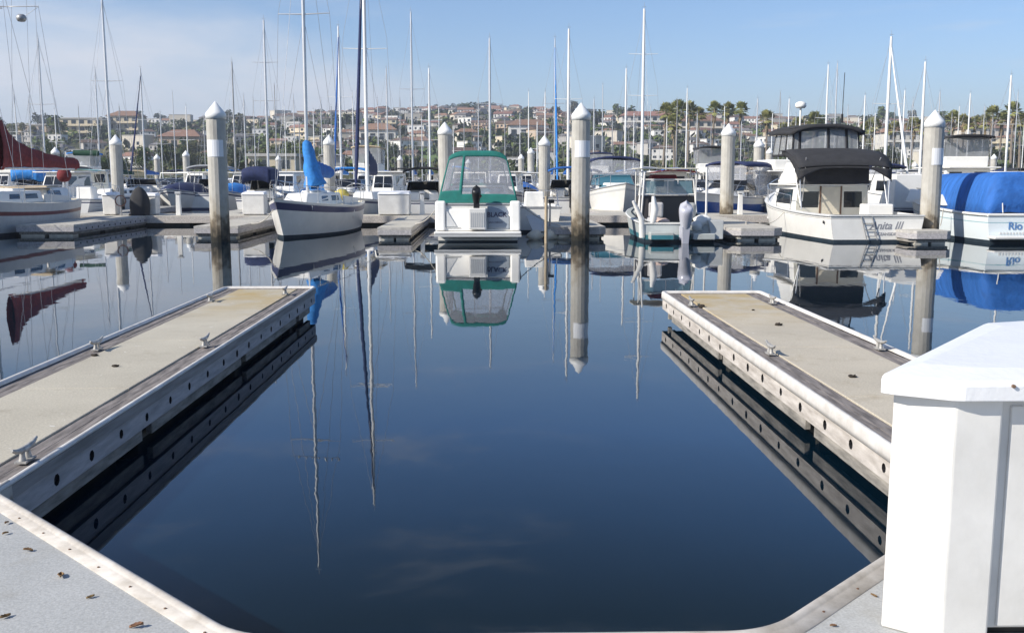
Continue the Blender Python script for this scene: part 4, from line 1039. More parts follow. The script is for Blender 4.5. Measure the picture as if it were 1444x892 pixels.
# front
def front(u, v):
    a = (u - .5) * 2; p0 = side(1)(1, v); q = p0[0]; return (a * q, p0[1] + .02, p0[2] if abs(a) > .98 else p0[2] + .15 * (1 - abs(a) ** 5) * v)
pkf = lambda u, v: 0 if (v > .9 or v < .3) else 1
E.grid(front, 16, 20, pick=pkf, want=0)
can = E.build('canopy', teal, tc_, solid=.012)
E = MB(); E.grid(aft, 48, 30, pick=pick, want=1)
for s in (-1, 1): E.grid(side(s), 24, 30, pick=pks, want=1)
E.grid(front, 16, 20, pick=pkf, want=1)
E.build('clear_window', vinyl, can)
E = MB()
for a in (-.12, .38): E.tube([(a * cw(.6), .9, 1.9), (a * cw(.9), .95, 2.7)], .018, 6, 0)
E.tube([(-.75, .95, 2.25), (.85, .95, 2.25)], .018, 6); E.build('canopy_frame', alud, can)
cabin(tc_, 3.1, 5.8, 1.15, 1.2, 1.75, 1.4, 0, .15, whiteb, wfront=.5, wins=[(0, .1, .9, .5, .9)], name='foredeck_cabin')
for bx_ in ((-.95, -.2, 1.5, 2.1, .8, 1.55), (.2, .95, 1.5, 2.1, .8, 1.55), (-.9, .9, .5, .9, .75, 1.22)): E = MB(); E.box(*bx_); E.build('seat', greyc, tc_, bevel=.06)
E = MB(); E.grid(lambda u, v: ((u - .5) * 1.7, 2.6 + v * .5 + .6 * (abs(u - .5) * 2) ** 2 * -1, 1.2 + v * .45), 12, 3); E.build('windshield', bglass, tc_, solid=.015)

# ------------------------------------------------------------------ black-canopy sportfisher
sX = 12.05; sY0 = 31.1; sl_ = 10.2
sf = thing('sportfisher', (sX, sY0 + sl_ / 2, 0), R(1.5), 'white sportfishing cruiser with charcoal canopy and flybridge enclosure, stern towards us', 'fishing boat')
H = Hull(sl_, 3.35, .86, 1.45, tw=.90, tm=.45, p=2.3, rake=1.2, wl=.90, fm=.98)
H.build(sf, [whiteb, mat('pinstripe_grey', (.16, .16, .18), .4), bottomp], [(1, .97, 0), (.97, .955, 1), (.955, .87, 0), (.87, .855, 1), (.855, .10, 0), (.10, 0, 2), (0, -.3, 2)], drop=lambda q: .55 if q < .41 else .03, rub=greyh, rubw_=.028, gun=.14)
ys_ = -sl_ / 2
text_part('Anita III', .33, sf, (.28, ys_ - .005, .42), (R(88), 0, 0), textg, shear=.35)
text_part('OCEANSIDE CA', .13, sf, (.38, ys_ - .005, .22), (R(88), 0, 0), textg)
E = MB()
for dx in (-.52, -.18): E.tube([(dx, ys_ - .03, .80), (dx + .18, ys_ - .08, .08)], .016, 6)
for k in range(3): E.tube([(-.52 + .05 * (k + 1), ys_ - .04 - .012 * k, .6 - .2 * k), (-.18 + .05 * (k + 1), ys_ - .04 - .012 * k, .6 - .2 * k)], .014, 6)
E.build('boarding_ladder', alud, sf)
E = MB(); E.lathe([(.001, 0), (.05, .0), (.05, .02), (.001, .02)], 10); o = E.build('exhaust_port', blackp, sf); o.location = (-H.half(.05) * .985 - .012, ys_ + .5, .62); o.rotation_euler = (0, R(-90), 0)
# cabin with aft bulkhead
cy0 = ys_ + 3.95; cz = .42; ctop = 1.74
cb = cabin(sf, cy0, cy0 + 3.6, 1.36, cz, ctop, .9, .0, .10, whiteb, wfront=1.22, name='cabin', bevel=.03,
           wins=[(0, .06, .31, .42, .84), (0, .66, .91, .42, .84), (1, .1, .85, .48, .88), (3, .18, .84, .50, .90), (2, .1, .9, .4, .85)])
E = MB(); b_, t_ = frustum(cy0, cy0 + 3.6, 1.36, cz, ctop, .9, 0, .10, 1.22)
panel(E, *face(b_, t_, 0), .01, .99, .03, .97, .006); E.build('aft_bulkhead', cream, cb)
E = MB(); E.box(-.42, .28, cy0 - .035, cy0 - .004, .5, 1.70); E.build('door', mat('door_cream', (.62, .56, .44), .5, var=.06), cb, bevel=.01)
E = MB(); 
for x in (-.44, .30): E.box(x - .02, x + .03, cy0 - .05, cy0 - .003, .5, 1.72)
E.build('door_frame', rust, cb)
E = MB(); E.box(-1.37, 1.37, cy0 - .08, cy0 + 2.9, ctop + .004, ctop + .05); rf = E.build('cabin_roof', whiteb, sf, bevel=.02)
# flybridge
E = MB(); b_, t_ = frustum(cy0 + .2, cy0 + 2.7, 1.3, ctop + .06, ctop + .85, .35, 0, .12, 1.05); E.hexa(b_, t_); E.build('flybridge', whiteb, sf, bevel=.06)
E = MB(); b_, t_ = frustum(cy0 - .2, cy0 + .19, 1.22, ctop + .06, ctop + 1.15, 0, 0, .04); E.hexa(b_, t_); E.build('bridge_shade_panel', blackc, sf)  # black panel stands in for the dark, shaded interior under the awning
zf0, zf1 = 2.84, 3.74
def wall(k, u, v):
    hw = 1.24 - .06 * v; y0_, y1_ = cy0 + .8, cy0 + 3.1
    z = zf0 - .05 + (zf1 - zf0 + .12) * v
    if k == 0: return ((u - .5) * 2 * hw, y0_ + .1 * v - .1 * math.sin(u * math.pi), z + .06 * math.sin(u * math.pi) * v)
    if k == 2: return ((u - .5) * 2 * hw, y1_ - .3 * v, z)
    return ((1 if k == 1 else -1) * hw, y0_ + .1 * v + (y1_ - y0_ - .4 * v) * u, z)
F = MB(); W = MB()
for k, bars in ((0, (.0, .1, .52, .80, 1.0)), (1, (0, .33, .66, 1)), (3, (0, .33, .66, 1)), (2, (0, .33, .66, 1))):
    pk = lambda u, v, bars=bars: 0 if (min(abs(u - q) for q in bars) < .022 or v > .93 or v < .06) else 1
    F.grid(lambda u, v, k=k: wall(k, u, v), 50, 14, pick=pk, want=0); W.grid(lambda u, v, k=k: wall(k, u, v), 50, 14, pick=pk, want=1)
enc = F.build('flybridge_enclosure', blackc, sf, solid=.02); W.build('clear_curtain', smoke_v, enc)
arch_canopy(sf, cy0 + .62, cy0 + 3.3, 1.31, 3, 3.96, blackc, 'flybridge_top', sag=.24, valance=.14, poles=False, drop_back=.06)
arch_canopy(sf, cy0 - 1.15, cy0 + .95, 1.66, 1, 3.06, blackc, 'aft_awning', sag=.10, poles=False, drop_back=.62)
E = MB()
def skirt(u, v):
    a = (u - .5) * 2; return (a * 1.60, cy0 - 1.13, 3.02 - .10 * abs(a) ** 2.6 - .60 - .02 - v * (.06 + .34 * max(0, abs(a) - .55) * 2))
E.grid(skirt, 16, 3)
for s in (-1, 1): E.grid(lambda u, v, s=s: (s * 1.61, cy0 - 1.13 + u * 1.9, 3.06 - .10 - .62 * (1 - u) ** 3 - v * (.12 + .35 * (1 - u))), 8, 3)
E.build('awning_skirt', blackc, sf, solid=.012)
E = MB()
for s in (-1, 1):
    E.tube([(s * 1.58, cy0 - 1.05, 2.4), (s * 1.50, cy0 - 1.2, .95)], .022, 6); E.tube([(s * 1.58, cy0 - .2, 2.85), (s * 1.5, cy0 - 1.2, .95)], .022, 6); E.tube([(s * 1.3, cy0 - .9, 2.7), (s * 1.1, cy0 - .1, 1.2)], .016, 6)
E.build('awning_frame', alu, sf)
E = MB(); E.box(.4, 1.3, ys_ + 1.8, ys_ + 2.5, .35, 1.15); E.build('bait_tank', white, sf, bevel=.05)
E = MB(); E.tube([(-.75, cy0 + 1.5, 3.85), (-.75, cy0 + 1.5, 4.5)], .035, 8); E.lathe([(.001, 4.5), (.15, 4.51), (.20, 4.57), (.19, 4.68), (.09, 4.74), (.001, 4.75)], 16, 0, (-.75, cy0 + 1.5)); E.build('radar_dome', whiteb, sf)
E = MB(); E.tube([(.15, cy0 - .2, 3.9), (.17, cy0 - .2, 5.6)], .012, 6); E.tube([(.15, cy0 - .2, 3.9), (.15, cy0 - .2, 4.2)], .04, 6); E.build('antenna', blackp, sf)
rails(sf, [[(s * (H.half(q) - .05), H.y(q), H.sheer(q) + .5) for q in (.35, .5, .65, .8, .92)] + [(0, H.y(1), H.sheer(1) + .5)] for s in (-1, 1)] + [[(s * (H.half(q) - .05), H.y(q), H.sheer(q)), (s * (H.half(q) - .05), H.y(q), H.sheer(q) + .5)] for s in (-1, 1) for q in (.35, .5, .65, .8)], .014, steel, 'bow_rail')

# ------------------------------------------------------------------ blue-covered boat (right edge)
bcx = XX(1392, 30.4) + 1.42
bb = thing('covered_boat', (bcx, 30.4 + 3.9, 0), R(0.5), 'white motorboat under a large royal blue canvas cover at the right edge', 'motorboat')
H = Hull(7.8, 2.9, .92, 1.5, tw=.94, tm=.5, p=2.6, rake=1.1, wl=.90, fm=1.05)
H.build(bb, [mat('gelcoat_bluish', (.74, .80, .82), .3), mat('stripe_pale_teal', (.30, .48, .52), .35), bottomp], [(1, .72, 0), (.72, .69, 1), (.69, .12, 0), (.12, 0, 2), (0, -.3, 2)], rub=whiteb, rubw_=.045)
yb = -3.9
E = MB(); E.box(-1.35, 1.35, yb - .5, yb - .03, .17, .25); E.build('swim_platform', white, bb, bevel=.02)
text_part('Rio', .33, bb, (-.02 - .46, yb - .012, .44), (R(90), 0, 0), textb)
E = MB(); 
for i in range(9): E.box(-.95 + i * .1, -.90 + i * .1, yb - .02, yb - .004, .30, .36)
E.build('vent_slats', greyh, bb)
E = MB()
def bc(u, v):
    a = (u - .5) * 2; tt = .015 + .72 * v; h = H.half(tt) - .06; z0_ = H.sheer(tt) + .02
    top = z0_ + (2.20 - .08 * v - z0_) * min(1, v / .085 + .001) ** .6
    if v > .8: top -= (v - .8) * 3.5
    prof = (1 - abs(a) ** 7)
    z = z0_ + (top - z0_) * prof
    ww = h * (1 if abs(a) < .99 else 1)
    fold = .05 * math.sin(v * 34 + a * 9) * prof ** .3 * (1 - prof * .6)
    xx = a * ww * (1 - .10 * (1 - abs(a)))
    return (xx + fold, H.y(tt), z + fold * .6)
E.grid(bc, 44, 44); E.build('boat_cover', bluec, bb, solid=.015)
E = MB(); E.tube([(-.83, yb + .12, .95), (-.87, yb + .10, 1.25)], .018, 6); E.build('light_staff', whiteb, bb)
for s in (-1, 1): E = MB(); E.hexa([(s * 1.42 - .06, -1.2, 1.1), (s * 1.42 + .06, -1.2, 1.1), (s * 1.36 + .06, 2.0, 1.15), (s * 1.36 - .06, 2.0, 1.15)], [(s * 1.36 - .06, -.7, 1.45), (s * 1.36 + .06, -.7, 1.45), (s * 1.2 + .06, 2.0, 1.6), (s * 1.2 - .06, 2.0, 1.6)]); E.build('cabin_side', white, bb)

# ------------------------------------------------------------------ outboard skiff
sk = thing('fishing_skiff', (XX(962, 31.4), 31.4 + 3.0, 0), R(-1), 'open aluminium fishing skiff with lilac-silver outboard, windshield and cluttered stern', 'fishing boat')
H = Hull(6.2, 2.55, .62, 1.1, tw=.93, tm=.5, p=2.5, rake=.8, wl=.90, fm=.75)
H.build(sk, [mat('pale_alloy_hull', (.50, .53, .52), .45, var=.08), greenp, bottomp], [(1, .9, 0), (.9, .38, 0), (.38, .14, 1), (.14, 0, 2), (0, -.3, 2)], drop=lambda q: .36 if q < .65 else .03, rub=white, rubw_=.03, gun=.16, deckm=mat('skiff_deck', (.34, .36, .34), .7, var=.15))
ysk = -3.1
E = MB(); E.box(-1.0, -.25, ysk - .45, ysk - .02, .10, .34); E.box(.35, 1.05, ysk - .42, ysk - .02, .10, .30); E.build('stern_platform', mat('platform_grey', (.42, .44, .42), .6, var=.1), sk, bevel=.03)
E = MB(); E.box(-.96, -.28, ysk - .47, ysk - .455, .12, .25); E.build('platform_stripe', greenp, sk)
outboard(sk, .10, ysk - .34, .46, 1.08, silverp)
# wind screen and hard top
b_, t_ = frustum(-.5, .6, 1.0, .85, 1.95, .25, -.0, .12, .9)
Fm = MB(); Gm = MB()
for k in (0, 1, 3): panel(Gm, *face(b_, t_, k), .04, .96, .55, .96, .006)
for i in range(4): Fm.tube([b_[i], t_[i]], .03, 6); Fm.tube([t_[i], t_[(i + 1) % 4]], .028, 6)
Fm.tube([Vector(b_[0]).lerp(Vector(t_[0]), .55), Vector(b_[1]).lerp(Vector(t_[1]), .55)], .025, 6); Fm.tube([(0, -.5, 1.45), (0, -.5, 1.95)], .022, 6); Fm.tube([(.35, -.5, 1.8), (.35, -.5, 1.95)], .022, 6)
ws = Fm.build('windshield_frame', white, sk); Gm.build('window', mat('skiff_window', (.16, .28, .34), .1, alpha=.6), ws)
E = MB(); E.box(-1.08, 1.0, -.75, .7, 2.30, 2.34); E.build('hard_top', cream, sk, bevel=.015)
E = MB(); E.hexa([(-.55, -.5, 1.98), (.35, -.5, 1.98), (.35, .4, 1.98), (-.55, .4, 1.98)], [(-.5, -.4, 2.12), (.3, -.4, 2.12), (.3, .3, 2.12), (-.5, .3, 2.12)]); E.build('folded_canvas', redc, sk, bevel=.03)
E = MB()
for s in (-1, 1):
    for y in (-.6, .55): E.tube([(s * .95, y, .8), (s * .95, y, 2.3)], .022, 6)
E.tube([(.98, -2.3, .6), (.96, -2.3, 2.35)], .035, 8); E.tube([(-1.12, -2.2, .6), (-1.02, -2.2, 2.2)], .03, 8); E.build('top_posts', white, sk)
E = MB(); E.box(-.95, .95, -.42, .4, .35, 1.40); E.build('console', mat('console_dark', (.05, .045, .045), .6), sk, bevel=.04)
E = MB(); E.box(-.80, -.32, -1.75, -1.63, .72, 1.22); E.box(-.80, -.32, -1.7, -1.2, .55, .72); E.build('helm_seat', mat('seat_grey', (.50, .48, .47), .6), sk, bevel=.07)
E = MB(); E.box(.28, .82, -1.45, -1.25, .62, 1.20); E.build('passenger_seat', mat('seat_grey2', (.40, .40, .38), .6), sk, bevel=.10)
E = MB()
E.tube([(-1.18, ysk + .05, .15), (-1.22, ysk + .02, .75), (-1.5, ysk - .05, 1.30)], [.10, .09, .05], 8); E.tube([(-.86, ysk + .05, .62), (-.80, ysk, 1.05), (-.86, ysk, 1.45)], [.10, .12, .05], 8); E.tube([(-1.2, ysk, .75), (-.86, ysk, .62)], .03, 6); E.build('rod_holders', white, sk)
E = MB(); E.blob((.72, ysk + .12, .66), (.28, .22, .20), 12, 8, seed=4, rough=.6); E.blob((.52, ysk - .05, .52), (.18, .16, .15), 10, 7, seed=9, rough=.6); E.build('white_bags', whiteb, sk)
E = MB(); E.hexa([(.95, ysk - .35, .12), (1.30, ysk - .35, .12), (1.32, ysk + .2, .12), (.95, ysk + .2, .12)], [(.85, ysk - .2, .70), (1.34, ysk - .2, .70), (1.36, ysk + .2, .70), (.85, ysk + .2, .70)]); E.build('corner_pod', mat('alloy_grey', (.42, .43, .42), .5, var=.08), sk, bevel=.02)
E = MB(); E.blob((-.55, ysk + .4, .60), (.3, .22, .16), 10, 6, seed=12, rough=.5); E.build('folded_net', mat('net_pink', (.55, .42, .36), .9, var=.2), sk)
# ------------------------------------------------------------------ things on the main walkway
def deck_box(px, Y, wd, h, dp, label, lid=True, m=None, wheel=False):
    x = XX(px, Y); t = thing('storage_box', (x, Y, .42), 0, label, 'dock box', 'white storage boxes on the far walkway')
    e = MB(); e.hexa([(-wd / 2 + .04, -dp / 2 + .03, .03), (wd / 2 - .04, -dp / 2 + .03, .03), (wd / 2 - .04, dp / 2, .03), (-wd / 2 + .04, dp / 2, .03)], [(-wd / 2 + .02, -dp / 2 + .02, h - .12), (wd / 2 - .02, -dp / 2 + .02, h - .12), (wd / 2 - .02, dp / 2, h - .12), (-wd / 2 + .02, dp / 2, h - .12)])
    e.build('body', m or boxw, t, bevel=.03)
    e = MB(); e.hexa([(-wd / 2, -dp / 2 - .02, h - .115), (wd / 2, -dp / 2 - .02, h - .115), (wd / 2, dp / 2, h - .115), (-wd / 2, dp / 2, h - .115)], [(-wd / 2 + .05, -dp / 2 + .05, h - .03), (wd / 2 - .05, -dp / 2 + .05, h - .03), (wd / 2 - .05, dp / 2 - .03, h + .02), (-wd / 2 + .05, dp / 2 - .03, h + .02)])
    e.build('lid', lidw, t, bevel=.015)
    e = MB(); e.box(-wd / 2 + .08, -wd / 2 + .16, -dp / 2 + .08, dp / 2 - .1, 0, .03); e.box(wd / 2 - .16, wd / 2 - .08, -dp / 2 + .08, dp / 2 - .1, 0, .03); e.build('feet', timberd, t)
    return t
deck_box(155, 42.9, .62, .95, .6, 'white dock box left of the dark dome')
deck_box(206, 43.1, .95, .92, .6, 'white dock box right of the dark dome')
deck_box(358, 42.9, 1.0, .98, .7, 'white dock box between the tall left piling and the blue-striped sailboat')
deck_box(556, 42.7, 1.38, 1.0, .9, 'largest far dock box, at the root of the finger dock left of the teal canopy')
deck_box(322, 84.5, 1.6, 1.4, .9, 'distant white box just right of the tall left piling', )
X_, Z_ = XZ(183, 303, 41.2)
t = thing('covered_cart', (X_, 42.4, .42), 0, 'near-black rounded cover standing between two white dock boxes', 'covered cart')
e = MB(); 
def dome(u, v):
    a = u * 2 * math.pi; r = .44 * (1 - v ** 3.2) ** .6 * (.86 + .5 * v * (1 - v)) * (1 + .05 * math.sin(a * 5)); return (r * math.cos(a), r * .8 * math.sin(a), 1.22 * v)
e.grid(dome, 20, 14); e.build('cover', blackc, t)
e = MB()
for s in (-1, 1): e.tube([(s * .3, -.28, .03), (s * .3, -.34, .03)], .06, 10)
e.build('wheel', rubber, t)
X_ = XX(182, 43)
t = thing('garden_hose', (XX(168, 42.2), 42.2, .42), 0, 'coiled hose on its stand beside the dark dome', 'hose')
e = MB(); pts = [(.22 * math.cos(k * .5), 0.03 * math.sin(k * .13), .62 + .22 * math.sin(k * .5)) for k in range(40)]; e.tube(pts, .02, 6); e.build('coil', mat('hose_brown', (.30, .16, .12), .6), t)
e = MB(); e.tube([(0, .05, 0), (0, .05, .9)], .03, 6); e.build('stand', alud, t)
# thin mooring post, steps and fenders near the central piling
x, z = XZ(770, 340, 31.0)
t = thing('mooring_post', (x, 31.0, 0), 0, 'thin pale post rising from the water between the teal cruiser and the tallest piling', 'post')
e = MB(); e.tube([(0, 0, -.5), (0, 0, 1.45)], .05, 8); e.build('shaft', tanc, t); e = MB(); e.tube([(-.1, 0, 1.4), (.1, 0, 1.4)], .03, 6); e.build('cross_bar', alud, t)
t = thing('dock_step', (XX(755, 33.5), 33.5, .0), R(12), 'grey sloping board leaning on white floats beside the teal cruiser', 'step')
e = MB(); e.hexa([(-.24, -.6, .25), (.24, -.6, .25), (.24, .3, .72), (-.24, .3, .72)], [(-.24, -.6, .29), (.24, -.6, .29), (.24, .3, .76), (-.24, .3, .76)]); e.build('tread', greyh, t)
for k in range(3):
    e = MB(); e.blob((-.2 + .5 * k, -.75, .12), (.26, .22, .2), 10, 7, seed=k, rough=.5); o = e.build('float', cream, t)
t = thing('power_pedestal', (XX(757, 33.0) + .45, 33.2, .4), 0, 'small dark power post beside the sloping board', 'power post'); e = MB(); e.tube([(0, 0, -.2), (0, 0, .8)], .035, 8); e.build('pole', alud, t); e = MB(); e.box(-.05, .14, -.06, .06, .78, .9); e.build('head', blackp, t)
for i, (px, Y, lb) in enumerate(((250, 42.6, 'power pedestal right of the two left dock boxes'), (455, 42.6, 'power pedestal behind the blue-striped sailboat'), (905, 42.6, 'power pedestal left of the outboard skiff'), (1045, 42.8, 'power pedestal right of the skiff'), (595, 42.8, 'power pedestal left of the teal canopy'))):
    t = thing('power_pedestal', (XX(px, Y), Y, .42), 0, lb, 'power post', 'power pedestals on the far walkway')
    e = MB(); e.hexa([(-.1, -.1, 0), (.1, -.1, 0), (.1, .1, 0), (-.1, .1, 0)], [(-.08, -.08, .85), (.08, -.08, .85), (.08, .08, .9), (-.08, .08, .9)]); e.build('post', whiteb, t, bevel=.01)
    e = MB(); e.box(-.11, .11, -.11, .11, .9, 1.0); e.build('lamp_cap', greyh, t)
# fenders hanging on docks
o = fender(None, XX(1288, 31), 31.15, .28, white, .14, .45); o.rotation_euler = (0, R(90), 0); tag(o, 'white bumper on the dock head beside the black-canopy cruiser', 'fender')
# tall white cabin right of the sportfisher
t = thing('houseboat', (XX(1287, 40), 42.0, 0), 0, 'tall white boxy cabin boat with dark hull between the cruiser and right-hand piling', 'houseboat')
Hh = Hull(7.5, 2.6, .8, 1.1, tw=.9, tm=.5, p=2.4, rake=.6, wl=.75); Hh.build(t, [navy, navy, bottomp], [(1, .12, 0), (.12, -.3, 2)], rub=greyh, n=10)
cabin(t, -3.3, 1.8, 1.25, .8, 2.15, .5, 0, .03, whiteb, wfront=1.0, wins=[(3, .2, .4, .5, .8), (3, .55, .8, .5, .8)])
e = MB()
for k in range(6): e.tube([(-.2 + .09 * k, -3.34, 1.15), (-.05 + .12 * k, -3.34, 1.85)], .012, 5)
e.tube([(-.4, -3.34, 1.6), (.7, -3.34, 1.5)], .015, 5); e.build('boathook_rack', alud, t)
# small skiff stern beside the teal cruiser
motorboat(XX(752, 40), 39.2, 0, L=5.0, B=2.0, fb=1.0, fs=.95, kind='open', stripe=white, label='small white open boat behind the post, right of the teal cruiser', bands=[(1, .1, 0), (.1, 0, 2), (0, -.4, 2)])

# ------------------------------------------------------------------ boats of the second row
def mz(px, py, Y): return XZ(px, py, Y)[1]
def sb(px, top, Y, cover=None, jib=None, L=8.5, rz=math.pi, spread=1, mastm=None, lean=0.0, r=.07, look='', **k):
    x = XX(px, Y)
    hm = (white, whiteb, greyh, navy, white)[int(px * 7) % 5]
    k.setdefault('hullm', hm); k.setdefault('stripe', (navy, redp, bluep, greyh, navy)[int(px * 3) % 5])
    ht = mz(px, top, Y)
    ww = look or 'sailboat'
    return sailboat(x, Y, rz, L=L, mast_h=ht, mast_r=r, cover=cover, jib=jib, lean=lean, spread=spread, mastm=mastm, look=ww, px=px, **k)
sb(520, -120, 47.5, navyc, navyc, L=9.5, mastm=mastw, r=.085, look='sailboat with navy furled sails and white mast', cover_h=1.3, spread=2, hullm=greyh)
sb(583, 18, 75, bluec, None, look='tall-masted sailboat', r=.075)
sb(483, 38, 74, bluec2, bluec, look='sailboat with pale mast and blue furled jib', r=.08, mastm=mastw)
sb(607, 97, 73, bluec2, None, look='sailboat with white mast', mastm=mastw)
sb(691, 55, 69, None, None, look='sailboat with light mast', r=.085)
sb(781, 55, 76, bluec, bluec2, look='sailboat with blue furled jib', r=.05)
sb(800, 42, 66, bluec, None, look='tall sailboat with white mast', mastm=mastw, r=.09)
sb(903, 14, 62, None, None, look='tall sailboat with white mast', mastm=mastw, r=.095, spread=2)
sb(880, 97, 90, navyc, None, look='sailboat with pale mast', mastm=mastw, r=.09)
sb(163, -6, 58, greenc, None, look='sailboat with grey mast', lean=.006, r=.08)
sb(381, 30, 70, navyc, None, look='sailboat with pale mast', spread=2, r=.085)
sb(335, 88, 80, tanc, None, look='sailboat with dull mast', mastm=alud)
sb(208, 97, 84, bluec, navyc, look='sailboat with slanting furled jib')
sb(70, 55, 66, redc, None, look='sailboat with thin mast', r=.06)
sb(145, 98, 90, greenc, None, look='sailboat with bottle-green boom cover')
sb(349, 135, 105, None, None, look='small distant sailboat')
sb(548, 97, 100, greyc, None, look='distant sailboat')
sb(768, 130, 100, None, None, look='distant sailboat with white mast', mastm=mastw)
sb(1242, 53, 60, greyc, mastw, look='sailboat with white mast and white furled jib', mastm=mastw, r=.10, lean=-.004)
sb(1292, 88, 66, None, None, look='sailboat with tall white mast', mastm=mastw, r=.09)
sb(1412, 107, 70, navyc, None, look='sailboat with white mast', mastm=mastw, r=.085)
sb(1159, 92, 80, bluec, None, look='sailboat with white mast', mastm=mastw)
sb(1172, 90, 96, None, None, look='sailboat with grey mast')
sb(1212, 135, 88, greyc, None, look='sailboat with short mast', mastm=mastw)
sb(1267, 128, 92, None, None, look='sailboat with short mast', mastm=mastw)
sb(1063, 140, 86, tanc, None, look='sailboat with short mast')
sb(1107, 140, 92, bluec, None, look='sailboat with short mast', mastm=mastw)
sb(965, 125, 90, greyc, None, look='sailboat with thin white mast', mastm=mastw, r=.06)
sb(836, 140, 104, None, None, look='distant sailboat')
sb(1316, 130, 96, bluec, None, look='sailboat with grey mast')
sb(1358, 132, 90, None, None, look='sailboat with pale mast', mastm=mastw)
extra = [(50, 140), (85, 155), (175, 150), (250, 130), (312, 150), (392, 120), (418, 135), (445, 155), (470, 150), (535, 140), (620, 150), (655, 165), (675, 140), (745, 130), (818, 150), (848, 120), (892, 160), (952, 140), (980, 160), (1018, 150), (1095, 130), (1118, 160), (1205, 165), (1255, 150), (1280, 140), (1345, 150), (1392, 165), (1425, 130),(30, 130), (118, 150), (232, 160), (268, 150), (292, 165), (362, 140), (405, 150), (425, 168), (456, 140), (500, 130), (566, 140), (596, 165), (640, 178), (712, 168), (733, 160), (757, 172), (862, 168), (915, 150), (938, 168), (1000, 165), (1042, 172), (1085, 160), (1130, 172), (1190, 150), (1228, 160), (1335, 160), (1380, 150), (1437, 165), (-25, 90)]
cvs = [None, bluec, navyc, None, greyc, bluec2, tanc, None]
for i, (px, tp) in enumerate(extra):
    Y = 96 + (i * 37 % 30); sb(px, tp, Y, cvs[i % 8], None, L=7.5, look='far sailboat with slender mast', spread=1, r=.055, mastm=(alu, mastw, alud)[i % 3], rig=i % 2 == 0)

def mbt(px, Y, kind, look, rz=math.pi, canvas=None, **k):
    return motorboat(XX(px, Y), Y, rz, kind=kind, canvas=canvas, look=look, px=px, **k)
mbt(866, 51.5, 'express', 'white express cruiser under a navy bimini', canvas=navyc, L=9, B=3.0, fb=1.75, fs=1.3, glass=bglass, stripe=greyh, vin=True)
mbt(1030, 50.5, 'express', 'white cruiser with royal blue lower hull', rz=math.pi - .75, canvas=navyc, L=7.8, B=2.8, fb=1.35, fs=1.05, bands=[(1, .72, 0), (.72, .66, 0), (.66, .0, 1), (0, -.4, 2)], stripe=bluep, vin=True)
mbt(1345, 54, 'fly', 'white flybridge boat with black bridge enclosure', rz=.0, canvas=blackc, L=10, B=3.4, fb=1.7, fs=1.2)
mbt(597, 50, 'bimini', 'white runabout with black bimini hoop', rz=0.1, canvas=blackc, L=6.5, B=2.4, fb=1.15, fs=.95)
mbt(545, 53, 'cabin', 'low grey-windowed cabin boat', rz=math.pi, L=7.5, fb=1.2)
bt_, _h = mbt(138, 64, 'cabin', 'white cabin boat with faded teal roof', rz=0, canvas=greenyc, L=8.5, B=3.2, fb=1.5, fs=1.1)
e = MB(); e.tube([(-.6, -2, 3.45), (.9, -2, 3.42)], .17, 8); e.build('rolled_canvas', greenc, bt_)
bt_, _h = mbt(122, 50, 'open', 'small white boat carrying a round maroon cover', rz=0, L=5.5, fb=1.1)
e = MB(); e.blob((0, -2.6, 2.1), (.33, .33, .33), 14, 9, seed=1, rough=.08); e.build('grill_cover', redc, bt_); e = MB(); e.tube([(0, -2.6, .9), (0, -2.6, 1.9)], .04, 6); e.build('grill_post', alud, bt_)
mbt(92, 53, 'cabin', 'low white cruiser', rz=math.pi, L=7, fb=1.1)
mbt(38, 55, 'bimini', 'white motorboat with bright blue square canopy', canvas=bluec2, L=5, B=1.7, val=.6)
mbt(66, 57, 'bimini', 'white motorboat with bright blue square canopy', canvas=bluec2, L=5, B=1.7, val=.6)
mbt(235, 70, 'cuddy', 'white cuddy boat', rz=math.pi, L=7.5, arch=True)
mbt(285, 76, 'cabin', 'white cabin cruiser', rz=math.pi, L=9, B=3.2, fb=1.5)
mbt(372, 53, 'express', 'white boat with navy blue square canopy', rz=0, canvas=navyc, L=6, B=1.7, fb=1.2, val=.7)
mbt(330, 58, 'covered', 'small boat with bright blue cover', canvas=bluec2, L=5.5, B=2.2)
mbt(410, 60, 'cabin', 'tan-roofed cabin boat', rz=math.pi, canvas=tanc, L=8)
mbt(452, 56, 'covered', 'boat under blue cover', canvas=bluec2, L=7, B=2.4)
mbt(492, 57, 'bimini', 'white motorboat with blue bimini', canvas=bluec2, L=7)
mbt(938, 52, 'cabin', 'white pilothouse boat with maroon awning', canvas=redc, L=7.5, rz=0, fb=1.2)
mbt(975, 56, 'cuddy', 'white cuddy boat', L=7, rz=math.pi, arch=True)
mbt(1105, 52, 'fly', 'white flybridge cruiser', L=9, B=3.2, fb=1.5, rz=math.pi)
mbt(1245, 56, 'bimini', 'white motorboat with navy bimini', canvas=navyc, L=7.5)
mbt(800, 54, 'bimini', 'blue-topped runabout with black outboard', canvas=bluec, L=6.5, rz=0, ob=blackp)
mbt(715, 58, 'cabin', 'white cabin boat', L=8, rz=math.pi)
mbt(660, 60, 'express', 'white express cruiser', L=8.5, rz=math.pi, arch=True)
mbt(1440, 58, 'cabin', 'white cabin cruiser', L=9, B=3.2, rz=math.pi)
